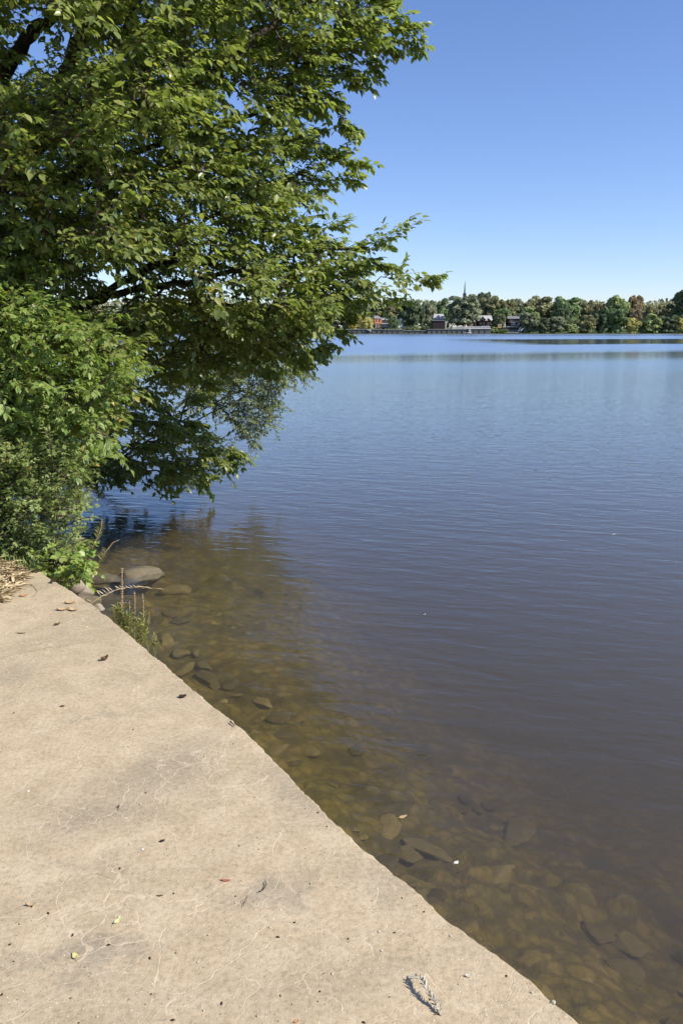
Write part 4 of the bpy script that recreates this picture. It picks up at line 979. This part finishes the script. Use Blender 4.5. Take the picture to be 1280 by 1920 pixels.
uvbox(h, 'wall', 'dark_brick', 896, 920, 600, 614, 457, 8); gable_roof(h, 'pale_slate', 895, 923, 600, 591.5, 458, 9, .0)
for (a, b, c) in ((896, 913, 592.5), (909, 921, 596)):
    g_ = gable_roof(h, 'dark_brick', a+.8, b-.8, 601, c+.8, 455.5, 3, name='gable', along=False)
    o = h.location; A, Bq, Cq = P(a, 601.5, 455), P((a+b)/2, c, 455), P(b, 601.5, 455); mb = MB()
    mb.tube([A-o, Bq-o, Cq-o], .28, 4); mb.build('bargeboard', HM['white_paint'], h)
win(h, 903.2, 905.8, 596, 599, 454.9, 'dark_brick')
for u in (899, 904.5, 912): win(h, u, u+3.4, 604, 609, 457, 'dark_brick')
h = rooted('grey_house', 'low dark grey house with long roof and white chimney', 'house', 963, 612, 456)
uvbox(h, 'wall', 'dark_brick', 952, 976, 597.5, 614, 456, 7); gable_roof(h, 'slate', 950.5, 977, 597.5, 592.8, 456, 8, .08); uvbox(h, 'chimney', 'white_paint', 975.2, 976.8, 587.5, 596, 459, .8)
for u in (955, 959.5, 964): win(h, u, u+3.4, 599, 603, 456, 'grey_render')
uvbox(h, 'porch_roof', 'pale_slate', 956, 975, 603.8, 604.8, 453.5, 2.4)
for u in (957, 963, 968): win(h, u, u+3.4, 606.5, 611, 456, 'grey_render')
h = rooted('terrace', 'dark raised terrace with white railing in front of the low grey house', 'terrace', 955, 624, 449)
uvbox(h, 'deck', 'dark_wood', 941, 972, 614.5, 618, 449, 4); uvbox(h, 'lower_wall', 'seawall_shaded_concrete', 944, 976, 618, 625.4, 448.5, 5)
for u in range(943, 971, 4): uvbox(h, 'post', 'white_paint', u, u+.5, 612, 614.5, 449, .15)
uvbox(h, 'rail', 'white_paint', 942, 971, 611.8, 612.3, 448.9, .2)
for (u, v, r, lab) in ((945.5, 604.5, 3.2, 'closed white parasol left on the terrace'), (962, 607, 4.5, 'open white parasol in the middle of the terrace'), (972, 606.5, 3.5, 'open white parasol beside the grey green willow')):
    q = rooted('parasol', lab, 'parasol', u, 614.4, 450); tp = P(u, v, 450)-q.location; rr = r*.3
    mb = MB(); mb.tube([(0, 0, 0), (0, 0, tp.z)], .05, 6); mb.build('pole', HM['white_paint'], q); mb = MB()
    if 'closed' in lab: mb.tube([(0, 0, .8), (0, 0, 1.4), (0, 0, tp.z+.3)], [.35, .3, .05], 8)
    else:
        ring = [(rr*math.cos(k*math.pi/4), rr*math.sin(k*math.pi/4), tp.z-.35) for k in range(8)]; mb.add(ring+[(0, 0, tp.z+.3)], [(k, (k+1) % 8, 8) for k in range(8)])
    mb.build('canopy', HM['white_paint'], q)
q = rooted('wood_screen', 'orange brown wooden screen between two bushes left of the terrace', 'fence', 937, 616, 449)
uvbox(q, 'panel', 'tan_wood', 932.5, 940, 609, 615, 449, .3); uvbox(q, 'cap', 'white_paint', 932, 940.5, 608.3, 609, 448.9, .5)
for i, (a, b, c, d_, lab) in enumerate(((970.5, 622, 976, 612.5, 'pale kayak leaning left of the other on the bank below the terrace'), (974, 621, 983, 614.5, 'pale kayak leaning flatter on the bank below the terrace'))):
    A = P(a, b, 447.5); Bq = P(c, d_, 448.2); o = empty('kayak', A); tag(o, lab, 'kayak'); dv = Bq-A; mb = MB()
    mb.tube([dv*t for t in (0, .12, .3, .5, .7, .88, 1)], [.03, .25, .38, .42, .38, .25, .03], 8); mb.build('hull', HM['white_paint'], o, smooth=True)
    mb = MB(); mb.tube([dv*.42+Vector((0, -.33, .1)), dv*.6+Vector((0, -.33, .1))], [.14, .14], 8); mb.build('cockpit', HM['dark_wood'], o)
q = rooted('dock', 'low grey dock at the waterline below the terrace', 'dock', 956, 625, 445.5)
uvbox(q, 'deck', 'grey_render', 947, 972, 622.6, 623.8, 444, 2.4)
for u in (948, 956, 964, 971): uvbox(q, 'post', 'dark_wood', u, u+.6, 623.8, 627, 444.3, .3)
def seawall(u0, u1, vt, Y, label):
    q = rooted('seawall', label, 'wall', (u0+u1)/2, 626, Y); uvbox(q, 'wall', 'seawall_shaded_concrete', u0, u1, vt+.8, 629, Y, 5); uvbox(q, 'coping', 'pale_slate', u0-.3, u1+.3, vt, vt+.8, Y-.3, 5.6)
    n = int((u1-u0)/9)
    for i in range(1, n): uu = u0+(u1-u0)*i/n; uvbox(q, 'buttress', 'seawall_shaded_concrete', uu-.5, uu+.5, vt+1.2, 629, Y, .3, off=-.32)
    return q
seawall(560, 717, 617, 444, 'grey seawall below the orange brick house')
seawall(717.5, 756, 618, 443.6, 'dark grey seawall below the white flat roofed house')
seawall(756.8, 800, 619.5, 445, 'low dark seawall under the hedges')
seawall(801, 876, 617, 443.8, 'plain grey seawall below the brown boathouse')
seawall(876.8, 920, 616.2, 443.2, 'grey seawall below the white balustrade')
q = rooted('balustrade', 'long white balustrade in front of the gabled house', 'railing', 883, 617, 443.6)
uvbox(q, 'top_rail', 'white_paint', 847, 919.5, 611.9, 612.7, 444, .5); uvbox(q, 'bottom_rail', 'white_paint', 847, 919.5, 615.3, 616, 444, .5)
for i in range(46): u = 847.3+i*1.57; uvbox(q, 'baluster', 'white_paint', u, u+.8, 612.7, 615.3, 444.1, .25)
for u in (903, 906, 910, 914): uvbox(q, 'post', 'white_paint', u, u+1.2, 610.8, 611.9, 444, .5)
q = rooted('landing_steps', 'white post on a small white landing against the seawall', 'landing', 880, 625, 441.6)
uvbox(q, 'post', 'white_paint', 879.3, 881.2, 617, 623.4, 441.9, .5); uvbox(q, 'platform', 'white_paint', 876.5, 884.5, 623.4, 624.6, 441.2, 1.8); uvbox(q, 'cross_bar', 'white_paint', 878.6, 882, 619.3, 620, 441.6, .2)
q = rooted('mooring_float', 'small pale float on the water left of the white landing', 'float', 871, 625, 441)
uvbox(q, 'deck', 'grey_render', 867, 875.5, 623.8, 624.8, 440.6, 1.5); uvbox(q, 'bollard', 'white_paint', 871.5, 872.3, 622, 623.8, 441, .3)
q = rooted('stair', 'pale flight of steps going down the seawall below the brick house', 'steps', 692, 624, 443.3)
for i in range(6): uvbox(q, 'step', 'pale_slate', 687+i*1.5, 695-.4+i*.4, 617.4+i*.8, 618.2+i*.8, 443.2-.12*i, .8)
q = rooted('spire', 'thin tall green church spire above the treetops', 'spire', 870, 566, 560)
o = q.location; mb = MB(); zt = P(870, 527, 560).z-o.z; zm = P(870, 550, 560).z-o.z
mb.tube([(0, 0, zm), (0, 0, (zt+zm)/2), (0, 0, zt)], [.6, .38, .08], 8); mb.build('steeple', HM['copper'], q); lb(q, 'tower', 'dark_brick', -1.0, 1.0, -1.0, 1.0, -8, zm)
